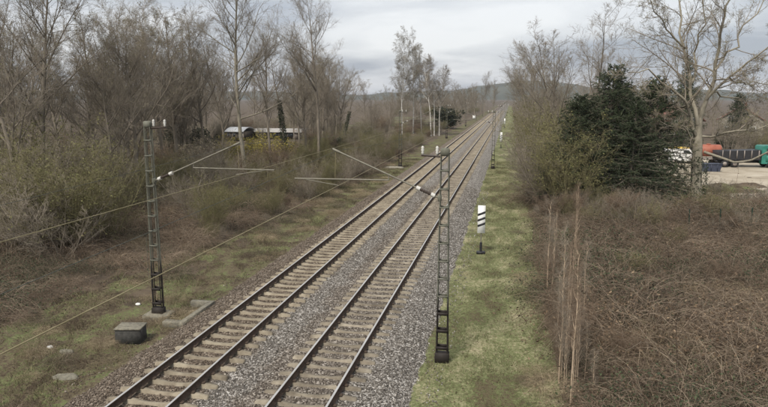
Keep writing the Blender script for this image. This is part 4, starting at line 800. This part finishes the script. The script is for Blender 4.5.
heap(722, 190, (4.5, 2.5, .8), 'verge', 'low brown heap of soil and cuttings in front of the yard', 4); heap(748, 186, (2.2, 2, .5), 'soil', 'small brown heap at the near edge of the yard', 5)
t = thing('wire_fence', 'thin wire fence with dark green posts at the far side of the brambles', 'fence', (*gz(719, 236)[:2], 0)); fx = np.arange(-1, 6)*1.75; b0 = np.array(t.location)
for x in fx: z = float(ground(b0[0]+x, b0[1]+.1*x)); obj('post', flat([rod((x, .1*x, z-.1), (x+rng.normal(0, .04), .1*x, z+1.75), .035, 8)]), M['post_green'], t)
for h in (.4, .95, 1.55): obj('wire', flat([line([[x, .1*x, float(ground(b0[0]+x, b0[1]+.1*x))+h] for x in fx], .004, 4)]), M['post_green'], t)
# sheds beyond the left trees
def shed(px0, px1, Y, top, lab, roof, wall, drop=.5, dep=7):
    a = aty(px0, top, Y); b = aty(px1, top, Y); w_ = b[0]-a[0]; zg = float(ground(a[0], Y)); h = a[2]-zg; t = thing('shed', lab, 'shed', ((a[0]+b[0])/2, Y, zg)); w2 = w_/2
    obj('wall', [cbox((0, dep/2, (h-drop-.1)/2), (w_-.5, dep-.6, h-drop-.1))], M[wall], t)
    n = 9; u = np.linspace(0, 1, n); prof = np.stack([u*dep, h-drop*(1-np.sin(math.pi*u))], -1); top_ = np.array([[x, y, z] for x in (-w2, w2) for y, z in prof]); bot = top_-[0, 0, .14]
    Vv = np.concatenate([top_, bot]); Q = [[i, n+i, n+i+1, i+1] for i in range(n-1)]+[[2*n+i, 2*n+i+1, 3*n+i+1, 3*n+i] for i in range(n-1)]+[[0, 2*n, 3*n, n], [n-1, 2*n-1, 4*n-1, 3*n-1]]+[[i, i+1, 2*n+i+1, 2*n+i] for i in range(n-1)]+[[n+i, 3*n+i, 3*n+i+1, n+i+1] for i in range(n-1)]
    obj('roof', [(Vv, np.array(Q))], M[roof], t)
    for i in range(3): 
        x = -w2*.6+i*w2*.6; o = obj('window', [cbox((x, .27, h*.45), (w_*.12, .06, .7))], M['glass'], t); obj('frame', [cbox((x, .285, h*.45), (w_*.12+.14, .05, .84))], M['grey_paint'], o)
    obj('door', [cbox((w2*.75, .28, .95), (.9, .06, 1.9))], M['grey_paint'], t)
shed(224, 243, 112, 127.5, 'low shed with white curved roof beyond the left trees', 'roof_white', 'wood_dark', .7, 6); shed(249, 301, 118, 129, 'long low shed with pale grey roof right of the white-roofed one', 'roof_grey', 'wood_dark', .5, 8)
def house(px_, Y, ty, w_, dep, hw, lab, rz=0):
    a = aty(px_, ty, Y); zg = float(ground(a[0], Y)); h = a[2]-zg; t = thing('house', lab, 'house', (a[0], Y, zg), rz); obj('wall', prism(np.array([(-w_/2, 0), (-w_/2, hw), (0, h-.25), (w_/2, hw), (w_/2, 0)]), 0, dep), M['plaster'], t)
    ro = obj('roof', [p_ for s in (-1, 1) for p_ in prism(np.array([(0, h-.2), (0, h), (s*(w_/2+.5), hw-.35), (s*(w_/2+.5), hw-.55)]), -.4, dep+.4)], M['tile'], t); obj('chimney', [cbox((.9, dep*.6, h+.1), (.6, .6, 1.4))], M['tile'], ro)
    for x, z in ((-w_*.28, 1.5), (w_*.28, 1.5), (-w_*.22, 4.2), (w_*.22, 4.2)):
        if z < hw+.8: o = obj('window', [cbox((x, -.02, z), (1.1, .08, 1.3))], M['glass'], t); obj('frame', [cbox((x, -.01, z), (1.3, .06, 1.5))], M['white_paint'], o)
house(688, 155, 106, 9, 11, 4.6, 'distant pale house with red tiled roof behind the big bare tree', .5); house(742, 175, 106, 10, 10, 4.2, 'distant house with red roof behind the yard trees', -.3)

# ------------------------------------------------------------------ hills and haze
hx = np.linspace(-2300, 2300, 180); dd = np.linspace(0, 1, 24)
def ridge(x): return 36+36*np.exp(-((x-20)/260)**2)+10*np.sin(x/310+.6)+5*np.sin(x/97)+2.2*np.sin(x/31)+1.2*np.sin(x/13)
X, D_ = np.meshgrid(hx, dd); Z = ridge(X)*np.sin(np.pi*D_)**.8-1.5; i = np.arange(23)[:, None]*180+np.arange(179)[None]
tag(obj('hills', [(np.stack([X, 2500+D_*700, Z], -1).reshape(-1, 3), np.stack([i, i+1, i+181, i+180], -1).reshape(-1, 4))], M['hillwood'], smooth=True), kind='structure')
hz = bpy.data.materials.new('haze'); hz.use_nodes = True; ht = hz.node_tree; ht.nodes.remove(ht.nodes['Principled BSDF']); pv = ht.nodes.new('ShaderNodeVolumePrincipled'); pv.inputs['Density'].default_value = .00012; pv.inputs['Color'].default_value = (.84, .90, 1, 1); pv.inputs['Anisotropy'].default_value = .2
ht.links.new(pv.outputs[0], ht.nodes['Material Output'].inputs['Volume'])
tag(obj('haze', [box((-2450, -80, -3.5), (2450, 3450, 100))], hz), 'pale bluish haze filling the air over the whole valley', 'haze', kind='stuff')
